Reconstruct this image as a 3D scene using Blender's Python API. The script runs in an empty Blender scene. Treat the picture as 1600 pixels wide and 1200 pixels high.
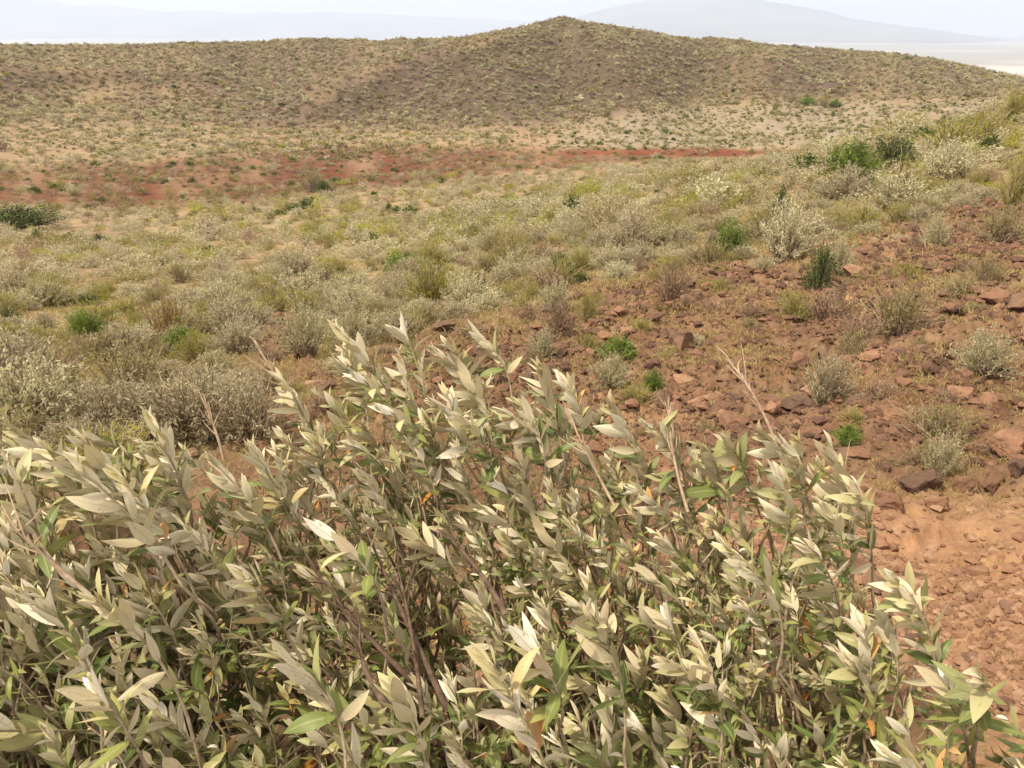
import bpy, math, random
import numpy as np
from mathutils import Vector, Matrix

SEED = 7
rng = np.random.default_rng(SEED)
random.seed(SEED)
sc = bpy.context.scene
COL = sc.collection

# ------------------------------------------------------------------ camera numbers
F = 1209.0                      # focal length in photo pixels (1600 wide)
TH = math.radians(24.7)         # pitch below the horizon
EYE = 2.1                       # eye height above the ground at the feet
CT, ST = math.cos(TH), math.sin(TH)


def ray(px, py):
    u = (np.asarray(px, float) - 800) / F
    w = (600 - np.asarray(py, float)) / F
    return u, CT + w * ST, -ST + w * CT


def proj(x, y, z):
    z = z - EYE
    f = y * CT - z * ST
    up = y * ST + z * CT
    f = np.where(f < 0.05, 0.05, f)
    return 800 + F * x / f, 600 - F * up / f


# ------------------------------------------------------------------ noise
def hash2(ix, iy, s):
    n = (ix.astype(np.int64) * 374761393 + iy.astype(np.int64) * 668265263 + s * 974634541) & 0xFFFFFFFF
    n = ((n ^ (n >> 13)) * 1274126177) & 0xFFFFFFFF
    n = n ^ (n >> 16)
    return (n & 0xFFFFFF) / float(0xFFFFFF)


def vnoise(x, y, s=0):
    ix, iy = np.floor(x), np.floor(y)
    fx, fy = x - ix, y - iy
    fx = fx * fx * fx * (fx * (fx * 6 - 15) + 10)
    fy = fy * fy * fy * (fy * (fy * 6 - 15) + 10)
    a, b = hash2(ix, iy, s), hash2(ix + 1, iy, s)
    c, d = hash2(ix, iy + 1, s), hash2(ix + 1, iy + 1, s)
    return (a + (b - a) * fx) * (1 - fy) + (c + (d - c) * fx) * fy


def fbm(x, y, s=0, o=4):
    t, a, n = 0.0, 0.5, 0.0
    for k in range(o):
        t = t + a * vnoise(x * 2 ** k + 17.3 * k, y * 2 ** k - 9.1 * k, s + k)
        n += a
        a *= 0.5
    return t / n * 2 - 1


def sstep(a, b, x):
    t = np.clip((x - a) / (b - a), 0, 1)
    return t * t * (3 - 2 * t)


# ------------------------------------------------------------------ terrain
SKY = [(-150, 76, 300), (0, 73, 300), (100, 72, 300), (300, 70, 295), (400, 66, 285), (480, 61, 275), (560, 63, 270),
       (700, 61, 262), (780, 53, 255), (830, 39, 250), (880, 28, 245), (930, 37, 248), (1000, 49, 255), (1060, 59, 262),
       (1140, 61, 268), (1200, 71, 275), (1300, 77, 288), (1400, 87, 292), (1480, 98, 296), (1540, 113, 300),
       (1590, 128, 306), (1640, 143, 310), (1750, 160, 320)]
_p = np.array(SKY, float)
_x = np.arange(-150, 1751, 45.0)
SKY = [(a, float(np.interp(a, _p[:, 0], _p[:, 1])), float(np.interp(a, _p[:, 0], _p[:, 2]))) for a in _x] + [(880, 27.5, 245)]
ANCH = []
for c in (-150, 100):
    ANCH += [(c, 1190, 1.6), (c, 1000, 2.35), (c, 850, 3.2), (c, 700, 5), (c, 600, 8), (c, 520, 13), (c, 450, 22), (c, 400, 34),
             (c, 350, 55), (c, 300, 80), (c, 250, 108), (c, 200, 145), (c, 155, 188), (c, 122, 222), (c, 108, 240)]
ANCH += [(400, 1190, 1.65), (400, 1000, 2.4), (400, 800, 3.6), (400, 650, 5.6), (400, 560, 8.2), (400, 500, 11.5), (400, 440, 19),
         (400, 400, 28), (400, 350, 47), (400, 305, 72), (400, 260, 100), (400, 210, 138), (400, 165, 176), (400, 120, 222), (400, 95, 248)]
ANCH += [(700, 1190, 1.7), (700, 1000, 2.4), (700, 800, 3.7), (700, 650, 5.2), (700, 560, 7), (700, 500, 9.5), (700, 450, 14),
         (700, 400, 22), (700, 350, 38), (700, 310, 60), (700, 275, 82), (700, 240, 108), (700, 200, 138), (700, 150, 172),
         (700, 110, 200), (700, 80, 228)]
ANCH += [(600, 102, 230), (600, 118, 205), (600, 160, 176), (480, 168, 182), (480, 140, 208), (200, 106, 240), (200, 122, 220)]
ANCH += [(880, 300, 50), (880, 250, 98), (880, 200, 138), (880, 150, 174), (880, 100, 205), (880, 60, 228)]
ANCH += [(1100, 1150, 1.85), (1100, 900, 2.95), (1100, 700, 4.6), (1100, 600, 6.2), (1100, 500, 8.8), (1100, 420, 12.5), (1100, 360, 18),
         (1100, 305, 27), (1100, 272, 36), (1100, 243, 105), (1100, 200, 150), (1100, 165, 190), (1100, 120, 222), (1100, 85, 246)]
ANCH += [(1300, 1150, 1.85), (1300, 800, 3.6), (1300, 600, 6.2), (1300, 500, 8.8), (1300, 420, 12), (1300, 350, 17), (1300, 290, 24),
         (1300, 250, 31), (1300, 236, 36), (1300, 213, 118), (1300, 178, 180), (1300, 140, 215), (1300, 100, 252)]
ANCH += [(1500, 1100, 2.1), (1500, 950, 2.8), (1500, 800, 3.9), (1500, 600, 6), (1500, 480, 9), (1500, 400, 12.5), (1500, 320, 18),
         (1500, 250, 26), (1500, 192, 37), (1500, 160, 170), (1500, 130, 225)]
ANCH += [(1680, 1000, 2.5), (1680, 800, 3.8), (1680, 500, 8.3), (1680, 300, 18.5), (1680, 168, 38)]


def _anchors():
    A = []
    for px, py, r in ANCH + SKY:
        u, v, w = ray(px, py)
        h = math.hypot(u, v)
        A.append((math.atan2(u, v), r, w / h * r))
    for px, py, r in SKY:
        u, v, w = ray(px, py)
        h = math.hypot(u, v)
        a, z = math.atan2(u, v), w / h * r
        A.append((a, r * 1.22, z - 11))
        A.append((a, r * 1.7, z - 42))
    for px, r, z in [(1100, 62, -10.8), (1300, 62, -9.8), (1500, 68, -9.6), (1500, 115, -13.2), (1680, 70, -9.3), (1680, 120, -13), (1680, 200, -13)]:
        u, v, w = ray(px, 240)
        A.append((math.atan2(u, v), r, z))
    return np.array(A)


AN = _anchors()
QS = 15.0


def _feat(a, r):
    return np.stack([np.degrees(a) / 11.0, np.log(r)], -1)


def _tps_fit():
    P = _feat(AN[:, 0], AN[:, 1])
    q = AN[:, 2] / (1 + AN[:, 1] / QS)
    n = len(P)
    d2 = ((P[:, None] - P[None]) ** 2).sum(-1)
    K = 0.5 * d2 * np.log(d2 + 1e-9) + np.eye(n) * 0.0012
    Q = np.hstack([np.ones((n, 1)), P])
    M = np.block([[K, Q], [Q.T, np.zeros((3, 3))]])
    s = np.linalg.solve(M, np.concatenate([q, np.zeros(3)]))
    return P, s


TP, TS = _tps_fit()
PLAIN = -112.0


def base_z(x, y):
    """eye-relative smooth ground height"""
    r = np.hypot(x, y)
    a = np.clip(np.arctan2(x, y), -math.radians(48), math.radians(48))
    rr = np.clip(r, 1.2, 520)
    out = np.empty_like(r)
    P = _feat(a, rr).reshape(-1, 2)
    q = np.empty(len(P))
    for i in range(0, len(P), 20000):
        p = P[i:i + 20000]
        d2 = ((p[:, None] - TP[None]) ** 2).sum(-1)
        q[i:i + 20000] = (0.5 * d2 * np.log(d2 + 1e-9)) @ TS[:-3] + TS[-3] + p @ TS[-2:]
    z = q.reshape(r.shape) * (1 + rr / QS)
    t = sstep(330, 1500, r)
    return z * (1 - t) + PLAIN * t


def _world(pts):
    o = []
    for px, py, r, h in pts:
        u, v, w = ray(px, py)
        q = math.hypot(u, v)
        o.append((u / q * r, v / q * r, h))
    return o


# spurs of the far hill: photo pixel, distance, height, then the half width in metres
SPURS = [(_world([(850, 50, 232, 0), (760, 78, 214, 2.6), (660, 105, 198, 4.2), (570, 130, 188, 4.4), (500, 160, 174, 3.2), (450, 195, 152, 0)]), 11),
         (_world([(-150, 140, 195, 2.2), (0, 134, 198, 3.2), (150, 126, 202, 3.4), (290, 132, 200, 3.2), (370, 150, 190, 1.2), (420, 165, 182, 0)]), 9),
         (_world([(1030, 62, 246, 0), (1120, 78, 232, 2.4), (1200, 104, 218, 3.2), (1290, 132, 207, 2.2), (1370, 150, 200, 0)]), 9),
         (_world([(900, 60, 232, 0), (930, 100, 206, 2.2), (960, 140, 182, 2.0), (990, 165, 165, 0)]), 9),
         (_world([(790, 110, 200, 0), (760, 140, 180, 1.8), (740, 180, 155, 0)]), 8)]


def spur_z(x, y):
    z = np.zeros_like(x)
    for pts, wd in SPURS:
        best = np.full_like(x, 1e9)
        hh = np.zeros_like(x)
        for (ax, ay, ah), (bx, by, bh) in zip(pts[:-1], pts[1:]):
            dx, dy = bx - ax, by - ay
            t = np.clip(((x - ax) * dx + (y - ay) * dy) / (dx * dx + dy * dy), 0, 1)
            d = np.hypot(x - ax - t * dx, y - ay - t * dy)
            m = d < best
            best = np.where(m, d, best)
            hh = np.where(m, ah + (bh - ah) * t, hh)
        z = np.maximum(z, hh * np.exp(-(best / wd) ** 2))
    return z


def red_line(px):
    """photo row above which the stony red slope ends"""
    return np.interp(px, [-400, 300, 392, 412, 470, 492, 560, 650, 720, 900, 1050, 1180, 1350, 1480, 1600, 1800],
                     [980, 760, 640, 500, 476, 566, 556, 520, 490, 445, 415, 400, 362, 325, 300, 280])


def ground_z(x, y):
    x, y = np.asarray(x, float), np.asarray(y, float)
    r = np.hypot(x, y)
    z = base_z(x, y)
    px, py = proj(x, y, z + EYE)
    near = 1 - sstep(14, 45, r)
    z = z + 0.05 * fbm(x * 1.1, y * 1.1, 3, 3) * sstep(1, 4, r) * near
    red = sstep(-25, 25, py - red_line(px)) * near
    # clods and small terraces of the stony slope
    cl = np.abs(fbm(x * 3.6, y * 3.6, 11, 5))
    z = z + red * (0.16 * (0.35 - cl) + 0.05 * fbm(x * 11, y * 11, 21, 4)) * np.clip(r / 5, .4, 1.5)
    z = z + 0.25 * fbm(x / 5.0, y / 5.0, 31, 3) * sstep(10, 40, r) * (1 - sstep(400, 700, r))
    z = z + 0.75 * fbm(x / 24.0, y / 24.0, 41, 4) * sstep(90, 180, r) * (1 - .9 * sstep(205, 250, r)) * (1 - sstep(400, 900, r))
    hl = sstep(120, 165, r) * (1 - sstep(222, 246, r))
    gl = np.abs(fbm(np.degrees(np.arctan2(x, y)) / 2.9 + fbm(x / 18., y / 18., 243, 2), r / 40., 241, 4))
    z = z + spur_z(x, y) * (1.3 + .5 * fbm(x / 14., y / 14., 251, 3)) - .55 * hl * np.exp(-(gl / .12) ** 2)
    # low cut bank of the red gully
    gy = np.interp(px, [-200, 0, 250, 500, 800, 950, 1150, 1300], [318, 312, 300, 268, 244, 236, 233, 233]) + 5 * fbm(px / 60., px * 0, 51, 3)
    gm = sstep(30, 70, r) * (1 - sstep(140, 170, r)) * (1 - sstep(1150, 1280, px))
    z = z - 1.3 * gm * np.exp(-((py - gy - 6) / 6.0) ** 2) * (0.6 + 0.5 * fbm(x / 9, y / 9, 61, 2))
    return z + EYE


def flank(px, py, wob=0):
    """the darker stony flanks of the far hill, with fold shade painted into the colour"""
    edge = np.interp(py, [20, 55, 75, 100, 130, 170, 220], [850, 800, 730, 640, 555, 480, 420])
    main = sstep(-15, 25, px - edge + wob) * (1 - sstep(-12, 12, py - np.interp(px, [400, 700, 900, 1050, 1200, 1400, 1600], [190, 190, 178, 160, 150, 148, 140]) + wob * .4))
    main = main * (1 - .75 * sstep(0, 30, px - 1080 - (py - 60) * 3.2 + wob))
    lip = np.exp(-((py - np.interp(px, [0, 200, 380], [132, 118, 128]) + wob * .3) / 13.) ** 2) * (1 - sstep(330, 420, px))
    low = .6 * np.exp(-((px - 1180 - (py - 110) * 3) / 200.) ** 2) * sstep(80, 110, py) * (1 - sstep(140, 155, py))
    return np.clip(np.maximum(np.maximum(main, lip * .9), low), 0, 1)


def soil(x, y, z, r):
    """world-space soil albedo (dust, red earth, sand, hill ground with painted flank shade)"""
    px, py = proj(x, y, z)
    wob = 22 * fbm(x / (0.06 * r + .5), y / (0.06 * r + .5), 71, 3)
    n1 = fbm(x / (0.035 * r + .3), y / (0.035 * r + .3), 81, 4)
    tan = np.array([0.27, 0.198, 0.122])
    redn = np.array([0.222, 0.132, 0.080])
    path = np.array([0.43, 0.245, 0.137])
    gul = np.array([0.135, 0.052, 0.028])
    sand = np.array([0.255, 0.205, 0.148])
    hill = np.array([0.17, 0.118, 0.078])
    dry = np.array([0.33, 0.245, 0.125])
    C = np.ones(px.shape + (3,)) * tan

    def mix(C, m, c):
        m = np.clip(m, 0, 1)[..., None]
        return C * (1 - m) + c * m
    C = mix(C, sstep(0.0, 0.5, n1) * 0.55, dry)
    C = mix(C, sstep(-.1, .6, -n1) * 0.45, np.array([0.32, 0.195, 0.115]))
    band = np.interp(px, [-200, 0, 250, 500, 800, 950, 1150, 1300], [305, 295, 290, 268, 250, 243, 238, 236])
    hw = np.interp(px, [-200, 0, 250, 600, 800, 1000, 1150, 1220], [20, 28, 42, 34, 22, 11, 7, 1])
    far = sstep(50, 75, r)
    C = mix(C, far * (1 - sstep(0.6, 1.25, np.abs(py - band + wob * .35) / hw)) * (0.82 + .7 * n1), gul)
    stk = far * np.exp(-((py - np.interp(px, [800, 950, 1150, 1250], [243, 238.5, 237, 236])) / 3.2) ** 2) * sstep(820, 930, px) * (1 - sstep(1130, 1200, px))
    C = mix(C, stk, np.array([0.185, 0.060, 0.031]))
    # sandy flat at the hill's foot
    sm = sstep(760, 980, px + wob * 3) * sstep(150, 172, py + wob * .4) * (1 - sstep(222, 236, py)) * sstep(90, 115, r)
    C = mix(C, sm * .9, sand)
    hb = np.interp(px, [-200, 0, 300, 500, 700, 900, 1100, 1300, 1600], [185, 190, 195, 205, 205, 190, 165, 158, 150])
    hm = (1 - sstep(-22, 18, py - hb + wob * .5)) * sstep(100, 150, r)
    C = mix(C, hm * .95, hill)
    fl = flank(px, py, wob * .5)
    C = mix(C, hm * fl * .9, np.array([0.095, 0.068, 0.046]))  # dark stony ground, plus shade of the spur sides painted into the albedo
    C = mix(C, hm * (1 - fl) * sstep(-.3, .3, n1) * .6, np.array([0.25, 0.185, 0.105]))
    C = mix(C, hm * sstep(0.05, .5, n1) * .35, np.array([0.30, 0.225, 0.125]))
    C = mix(C, hm * sstep(0.05, .5, -n1) * .6, np.array([0.125, 0.09, 0.072]))
    near = 1 - sstep(35, 60, r)
    rd = sstep(-30, 30, py - red_line(px) + wob) * near
    C = mix(C, rd, redn)
    n2 = fbm(x * 1.6, y * 1.6, 91, 4)
    C = mix(C, rd * sstep(0.05, .5, n2) * .7, np.array([0.16, 0.078, 0.045]))
    C = mix(C, rd * sstep(0.1, .5, -n2) * .5, np.array([0.34, 0.225, 0.125]))
    pm = near * sstep(735, 830, py + wob) * sstep(1000, 1150, px)
    pm2 = near * np.exp(-((px - 960 - wob) / 90) ** 2 - ((py - 650) / 40) ** 2)
    C = mix(C, np.maximum(pm, pm2) * (.8 + .4 * n2), path)
    # the distant plain: pale ground with paler streaks
    pl = sstep(350, 800, r)
    C = mix(C, pl, np.array([0.27, 0.25, 0.20]))
    st = sstep(0.05, 0.35, fbm(x / 2600., y / 420., 101, 3)) * sstep(700, 1200, r)
    C = mix(C, st * .8, np.array([0.50, 0.47, 0.42]))
    return C


# ------------------------------------------------------------------ mesh helpers
def quad_mesh(name, V, Q, mats, mi=None, smooth=False, fattr=None, pattr=None):
    me = bpy.data.meshes.new(name)
    V = np.ascontiguousarray(V, np.float32)
    Q = np.ascontiguousarray(Q, np.int32)
    k = Q.shape[1]
    me.vertices.add(len(V))
    me.vertices.foreach_set('co', V.ravel())
    me.loops.add(Q.size)
    me.loops.foreach_set('vertex_index', Q.ravel())
    me.polygons.add(len(Q))
    me.polygons.foreach_set('loop_start', np.arange(0, Q.size, k, dtype=np.int32))
    for m in mats:
        me.materials.append(m)
    if mi is not None:
        me.polygons.foreach_set('material_index', np.ascontiguousarray(mi, np.int32))
    me.polygons.foreach_set('use_smooth', np.full(len(Q), smooth))
    for k_, a in (fattr or {}).items():
        me.attributes.new(k_, 'FLOAT', 'FACE').data.foreach_set('value', np.ascontiguousarray(a, np.float32))
    for k_, a in (pattr or {}).items():
        a = np.ascontiguousarray(a, np.float32)
        if a.ndim == 1:
            me.attributes.new(k_, 'FLOAT', 'POINT').data.foreach_set('value', a)
        else:
            me.attributes.new(k_, 'FLOAT_VECTOR', 'POINT').data.foreach_set('vector', a.ravel())
    me.update(calc_edges=True)
    return me


def link(name, me, parent=None, loc=None, rot=None, scl=None):
    o = bpy.data.objects.new(name, me)
    COL.objects.link(o)
    if parent:
        o.parent = parent
    if loc is not None:
        o.location = loc
    if rot is not None:
        o.rotation_euler = rot
    if scl is not None:
        o.scale = scl
    return o


def tag(o, label=None, cat=None, group=None, kind=None):
    if label:
        o['label'] = label
    if cat:
        o['category'] = cat
    if group:
        o['group'] = group
    if kind:
        o['kind'] = kind
    return o


class Geo:
    """collects quads with a material index and a random value per face"""

    def __init__(s):
        s.V, s.Q, s.M, s.R, s.n = [], [], [], [], 0

    def add(s, V, Q, m=0, r=0.5):
        V = np.asarray(V, float)
        Q = np.asarray(Q)
        s.V.append(V)
        s.Q.append(Q + s.n)
        s.M.append(np.full(len(Q), m))
        s.R.append(np.broadcast_to(np.asarray(r, float), (len(Q),)))
        s.n += len(V)

    def arrays(s):
        return np.concatenate(s.V), np.concatenate(s.Q), np.concatenate(s.M), np.concatenate(s.R)


def tube(P, R, sides=5):
    """polyline tube as quads"""
    P = np.asarray(P, float)
    R = np.asarray(R, float)
    n = len(P)
    T = np.gradient(P, axis=0)
    T /= np.linalg.norm(T, axis=1)[:, None] + 1e-9
    ref = np.array([1., 0.2, 0.1]) if abs(T[0, 2]) > .6 else np.array([0.1, 0.2, 1.])
    A = np.cross(T, ref)
    A /= np.linalg.norm(A, axis=1)[:, None] + 1e-9
    B = np.cross(T, A)
    an = np.arange(sides) / sides * 2 * math.pi
    V = P[:, None] + R[:, None, None] * (A[:, None] * np.cos(an)[None, :, None] + B[:, None] * np.sin(an)[None, :, None])
    i, j = np.meshgrid(np.arange(n - 1), np.arange(sides), indexing='ij')
    j2 = (j + 1) % sides
    Q = np.stack([i * sides + j, i * sides + j2, (i + 1) * sides + j2, (i + 1) * sides + j], -1).reshape(-1, 4)
    return V.reshape(-1, 3), Q


def bez(a, b, c, n):
    t = np.linspace(0, 1, n)[:, None]
    return (1 - t) ** 2 * a + 2 * t * (1 - t) * b + t * t * c


# ------------------------------------------------------------------ materials
def newmat(name):
    m = bpy.data.materials.new(name)
    m.use_nodes = True
    nt = m.node_tree
    nt.nodes.clear()
    out = nt.nodes.new('ShaderNodeOutputMaterial')
    return m, nt, out


def N(nt, typ, **kw):
    n = nt.nodes.new(typ)
    for k, v in kw.items():
        if k.startswith('i_'):
            key = k[2:].replace('_', ' ')
            n.inputs[key].default_value = v
        else:
            setattr(n, k, v)
    return n


def attr(nt, name):
    return N(nt, 'ShaderNodeAttribute', attribute_name=name)


def ramp(nt, fac, stops):
    r = nt.nodes.new('ShaderNodeValToRGB')
    e = r.color_ramp.elements
    while len(e) > 1:
        e.remove(e[-1])
    e[0].position, e[0].color = stops[0][0], (*stops[0][1], 1)
    for p, c in stops[1:]:
        k = e.new(p)
        k.color = (*c, 1)
    nt.links.new(fac, r.inputs[0])
    return r.outputs[0]


def math_(nt, op, a, b=None):
    n = N(nt, 'ShaderNodeMath', operation=op)
    for i, v in enumerate((a, b)):
        if v is None:
            continue
        if isinstance(v, (int, float)):
            n.inputs[i].default_value = v
        else:
            nt.links.new(v, n.inputs[i])
    return n.outputs[0]


def mixc(nt, f, a, b, mode='MIX'):
    n = N(nt, 'ShaderNodeMix', data_type='RGBA', blend_type=mode)
    for i, v in ((0, f), (6, a), (7, b)):
        if isinstance(v, (int, float)):
            n.inputs[i].default_value = v
        elif isinstance(v, tuple):
            n.inputs[i].default_value = (*v, 1)
        else:
            nt.links.new(v, n.inputs[i])
    return n.outputs[2]


def scrub_mat(name, stops, transl=0.4):
    m, nt, out = newmat(name)
    a = attr(nt, 'rnd')
    oi = N(nt, 'ShaderNodeObjectInfo')
    f = math_(nt, 'ADD', math_(nt, 'MULTIPLY', a.outputs['Fac'], 0.8), math_(nt, 'MULTIPLY', oi.outputs['Random'], 0.2))
    c = ramp(nt, f, stops)
    d = N(nt, 'ShaderNodeBsdfDiffuse')
    t = N(nt, 'ShaderNodeBsdfTranslucent')
    nt.links.new(c, d.inputs[0])
    nt.links.new(c, t.inputs[0])
    mx = N(nt, 'ShaderNodeMixShader')
    mx.inputs[0].default_value = transl
    nt.links.new(d.outputs[0], mx.inputs[1])
    nt.links.new(t.outputs[0], mx.inputs[2])
    nt.links.new(mx.outputs[0], out.inputs[0])
    return m


def bark_mat(name, c1, c2, scale=60):
    m, nt, out = newmat(name)
    tc = N(nt, 'ShaderNodeTexCoord')
    nz = N(nt, 'ShaderNodeTexNoise', i_Scale=scale, i_Detail=4.0)
    nt.links.new(tc.outputs['Object'], nz.inputs['Vector'])
    c = ramp(nt, nz.outputs['Fac'], [(0.3, c1), (0.7, c2)])
    b = N(nt, 'ShaderNodeBsdfPrincipled', i_Roughness=0.9)
    b.inputs['Specular IOR Level'].default_value = 0.15
    nt.links.new(c, b.inputs['Base Color'])
    bp = N(nt, 'ShaderNodeBump', i_Strength=0.5, i_Distance=0.003)
    nt.links.new(nz.outputs['Fac'], bp.inputs['Height'])
    nt.links.new(bp.outputs[0], b.inputs['Normal'])
    nt.links.new(b.outputs[0], out.inputs[0])
    return m


def leaf_mat():
    m, nt, out = newmat('felted_leaf')
    lr = attr(nt, 'lr').outputs['Fac']
    age = attr(nt, 'age').outputs['Fac']
    lu = attr(nt, 'lu').outputs['Fac']
    geo = N(nt, 'ShaderNodeNewGeometry')
    tc = N(nt, 'ShaderNodeTexCoord')
    nz = N(nt, 'ShaderNodeTexNoise', i_Scale=70.0, i_Detail=3.0)
    nt.links.new(tc.outputs['Object'], nz.inputs['Vector'])
    # upper face: young leaves grey green and felted, old ones dark or yellowing green
    old = ramp(nt, lr, [(0.0, (0.042, 0.075, 0.019)), (0.3, (0.085, 0.13, 0.030)), (0.6, (0.17, 0.21, 0.052)), (0.88, (0.33, 0.32, 0.10)),
                        (0.945, (0.27, 0.24, 0.08)), (0.96, (0.52, 0.23, 0.04)), (1.0, (0.42, 0.17, 0.04))])
    young = ramp(nt, lr, [(0.0, (0.40, 0.365, 0.19)), (1.0, (0.62, 0.53, 0.31))])
    up = mixc(nt, age, young, old)
    # under face: pale felt
    un = ramp(nt, lr, [(0.0, (0.45, 0.36, 0.22)), (0.35, (0.64, 0.545, 0.37)), (0.7, (0.80, 0.725, 0.555)), (0.93, (0.90, 0.85, 0.74)),
                       (0.96, (0.56, 0.40, 0.22)), (1.0, (0.56, 0.36, 0.2))])
    un = mixc(nt, math_(nt, 'MULTIPLY', age, 0.35), un, (0.46, 0.38, 0.22))
    un = mixc(nt, math_(nt, 'MULTIPLY', nz.outputs['Fac'], 0.18), un, (0.40, 0.32, 0.19))
    rib = math_(nt, 'LESS_THAN', math_(nt, 'ABSOLUTE', lu), 0.13)
    un = mixc(nt, math_(nt, 'MULTIPLY', rib, 0.45), un, (0.42, 0.40, 0.22))
    up = mixc(nt, math_(nt, 'MULTIPLY', rib, 0.5), up, (0.36, 0.36, 0.16))
    # side veins and small brown blemishes
    lt = attr(nt, 'lt').outputs['Fac']
    vv = math_(nt, 'FRACT', math_(nt, 'SUBTRACT', math_(nt, 'MULTIPLY', lt, 10.0), math_(nt, 'MULTIPLY', math_(nt, 'ABSOLUTE', lu), 1.7)))
    vein = math_(nt, 'MULTIPLY', math_(nt, 'LESS_THAN', vv, 0.2), 0.22)
    un = mixc(nt, vein, un, (0.42, 0.36, 0.22))
    up = mixc(nt, vein, up, (0.28, 0.30, 0.12))
    n4 = N(nt, 'ShaderNodeTexNoise', i_Scale=160.0, i_Detail=2.0)
    nt.links.new(tc.outputs['Object'], n4.inputs['Vector'])
    sp = math_(nt, 'MULTIPLY', math_(nt, 'GREATER_THAN', n4.outputs['Fac'], 0.67), 0.45)
    un = mixc(nt, sp, un, (0.26, 0.17, 0.09))
    up = mixc(nt, sp, up, (0.22, 0.15, 0.05))
    c = mixc(nt, geo.outputs['Backfacing'], up, un)
    b = N(nt, 'ShaderNodeBsdfPrincipled')
    nt.links.new(c, b.inputs['Base Color'])
    rg = N(nt, 'ShaderNodeMapRange')
    nt.links.new(geo.outputs['Backfacing'], rg.inputs[0])
    rg.inputs[3].default_value, rg.inputs[4].default_value = 0.45, 0.75
    nt.links.new(rg.outputs[0], b.inputs['Roughness'])
    b.inputs['Specular IOR Level'].default_value = 0.3
    bp = N(nt, 'ShaderNodeBump', i_Strength=0.25, i_Distance=0.002)
    nt.links.new(nz.outputs['Fac'], bp.inputs['Height'])
    nt.links.new(bp.outputs[0], b.inputs['Normal'])
    t = N(nt, 'ShaderNodeBsdfTranslucent')
    tcx = mixc(nt, 0.5, up, un)
    nt.links.new(mixc(nt, 1.0, tcx, (1.0, 0.93, 0.68), 'MULTIPLY'), t.inputs[0])
    mx = N(nt, 'ShaderNodeMixShader')
    mx.inputs[0].default_value = 0.16
    nt.links.new(b.outputs[0], mx.inputs[1])
    nt.links.new(t.outputs[0], mx.inputs[2])
    nt.links.new(mx.outputs[0], out.inputs[0])
    return m


def ground_mat():
    m, nt, out = newmat('earth')
    a = attr(nt, 'soil')
    geo = N(nt, 'ShaderNodeNewGeometry')
    n1 = N(nt, 'ShaderNodeTexNoise', i_Scale=9.0, i_Detail=9.0, i_Roughness=0.7)
    nt.links.new(geo.outputs['Position'], n1.inputs['Vector'])
    n2 = N(nt, 'ShaderNodeTexVoronoi', i_Scale=30.0)
    nt.links.new(geo.outputs['Position'], n2.inputs['Vector'])
    n3 = N(nt, 'ShaderNodeTexNoise', i_Scale=0.7, i_Detail=9.0, i_Roughness=0.8)
    nt.links.new(geo.outputs['Position'], n3.inputs['Vector'])
    k = ramp(nt, n1.outputs['Fac'], [(0.25, (0.62, 0.58, 0.55)), (0.5, (1.0, 1.0, 1.0)), (0.75, (1.3, 1.3, 1.28))])
    c = mixc(nt, 1.0, a.outputs['Color'], k, 'MULTIPLY')
    k3 = ramp(nt, n3.outputs['Fac'], [(0.3, (0.55, 0.52, 0.48)), (0.5, (1.0, 1.0, 1.0)), (0.7, (1.3, 1.28, 1.2))])
    c = mixc(nt, 1.0, c, k3, 'MULTIPLY')
    b = N(nt, 'ShaderNodeBsdfPrincipled', i_Roughness=0.95)
    b.inputs['Specular IOR Level'].default_value = 0.1
    nt.links.new(c, b.inputs['Base Color'])
    bp = N(nt, 'ShaderNodeBump', i_Strength=0.9, i_Distance=0.06)
    nt.links.new(n1.outputs['Fac'], bp.inputs['Height'])
    bp2 = N(nt, 'ShaderNodeBump', i_Strength=0.4, i_Distance=0.008)
    nt.links.new(n2.outputs['Distance'], bp2.inputs['Height'])
    nt.links.new(bp.outputs[0], bp2.inputs['Normal'])
    nt.links.new(bp2.outputs[0], b.inputs['Normal'])
    nt.links.new(b.outputs[0], out.inputs[0])
    return m


def rock_mat(name, stops):
    m, nt, out = newmat(name)
    oi = N(nt, 'ShaderNodeObjectInfo')
    a = attr(nt, 'rnd')
    geo = N(nt, 'ShaderNodeNewGeometry')
    nz = N(nt, 'ShaderNodeTexNoise', i_Scale=14.0, i_Detail=8.0, i_Roughness=0.7)
    nt.links.new(geo.outputs['Position'], nz.inputs['Vector'])
    f = math_(nt, 'ADD', math_(nt, 'MULTIPLY', oi.outputs['Random'], 0.45), math_(nt, 'MULTIPLY', a.outputs['Fac'], 0.45))
    f = math_(nt, 'ADD', f, math_(nt, 'MULTIPLY', math_(nt, 'SUBTRACT', nz.outputs['Fac'], 0.42), 0.75))
    c = ramp(nt, f, stops)
    b = N(nt, 'ShaderNodeBsdfPrincipled', i_Roughness=0.92)
    b.inputs['Specular IOR Level'].default_value = 0.15
    nt.links.new(c, b.inputs['Base Color'])
    bp = N(nt, 'ShaderNodeBump', i_Strength=0.6, i_Distance=0.02)
    nt.links.new(nz.outputs['Fac'], bp.inputs['Height'])
    nt.links.new(bp.outputs[0], b.inputs['Normal'])
    nt.links.new(b.outputs[0], out.inputs[0])
    return m


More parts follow.
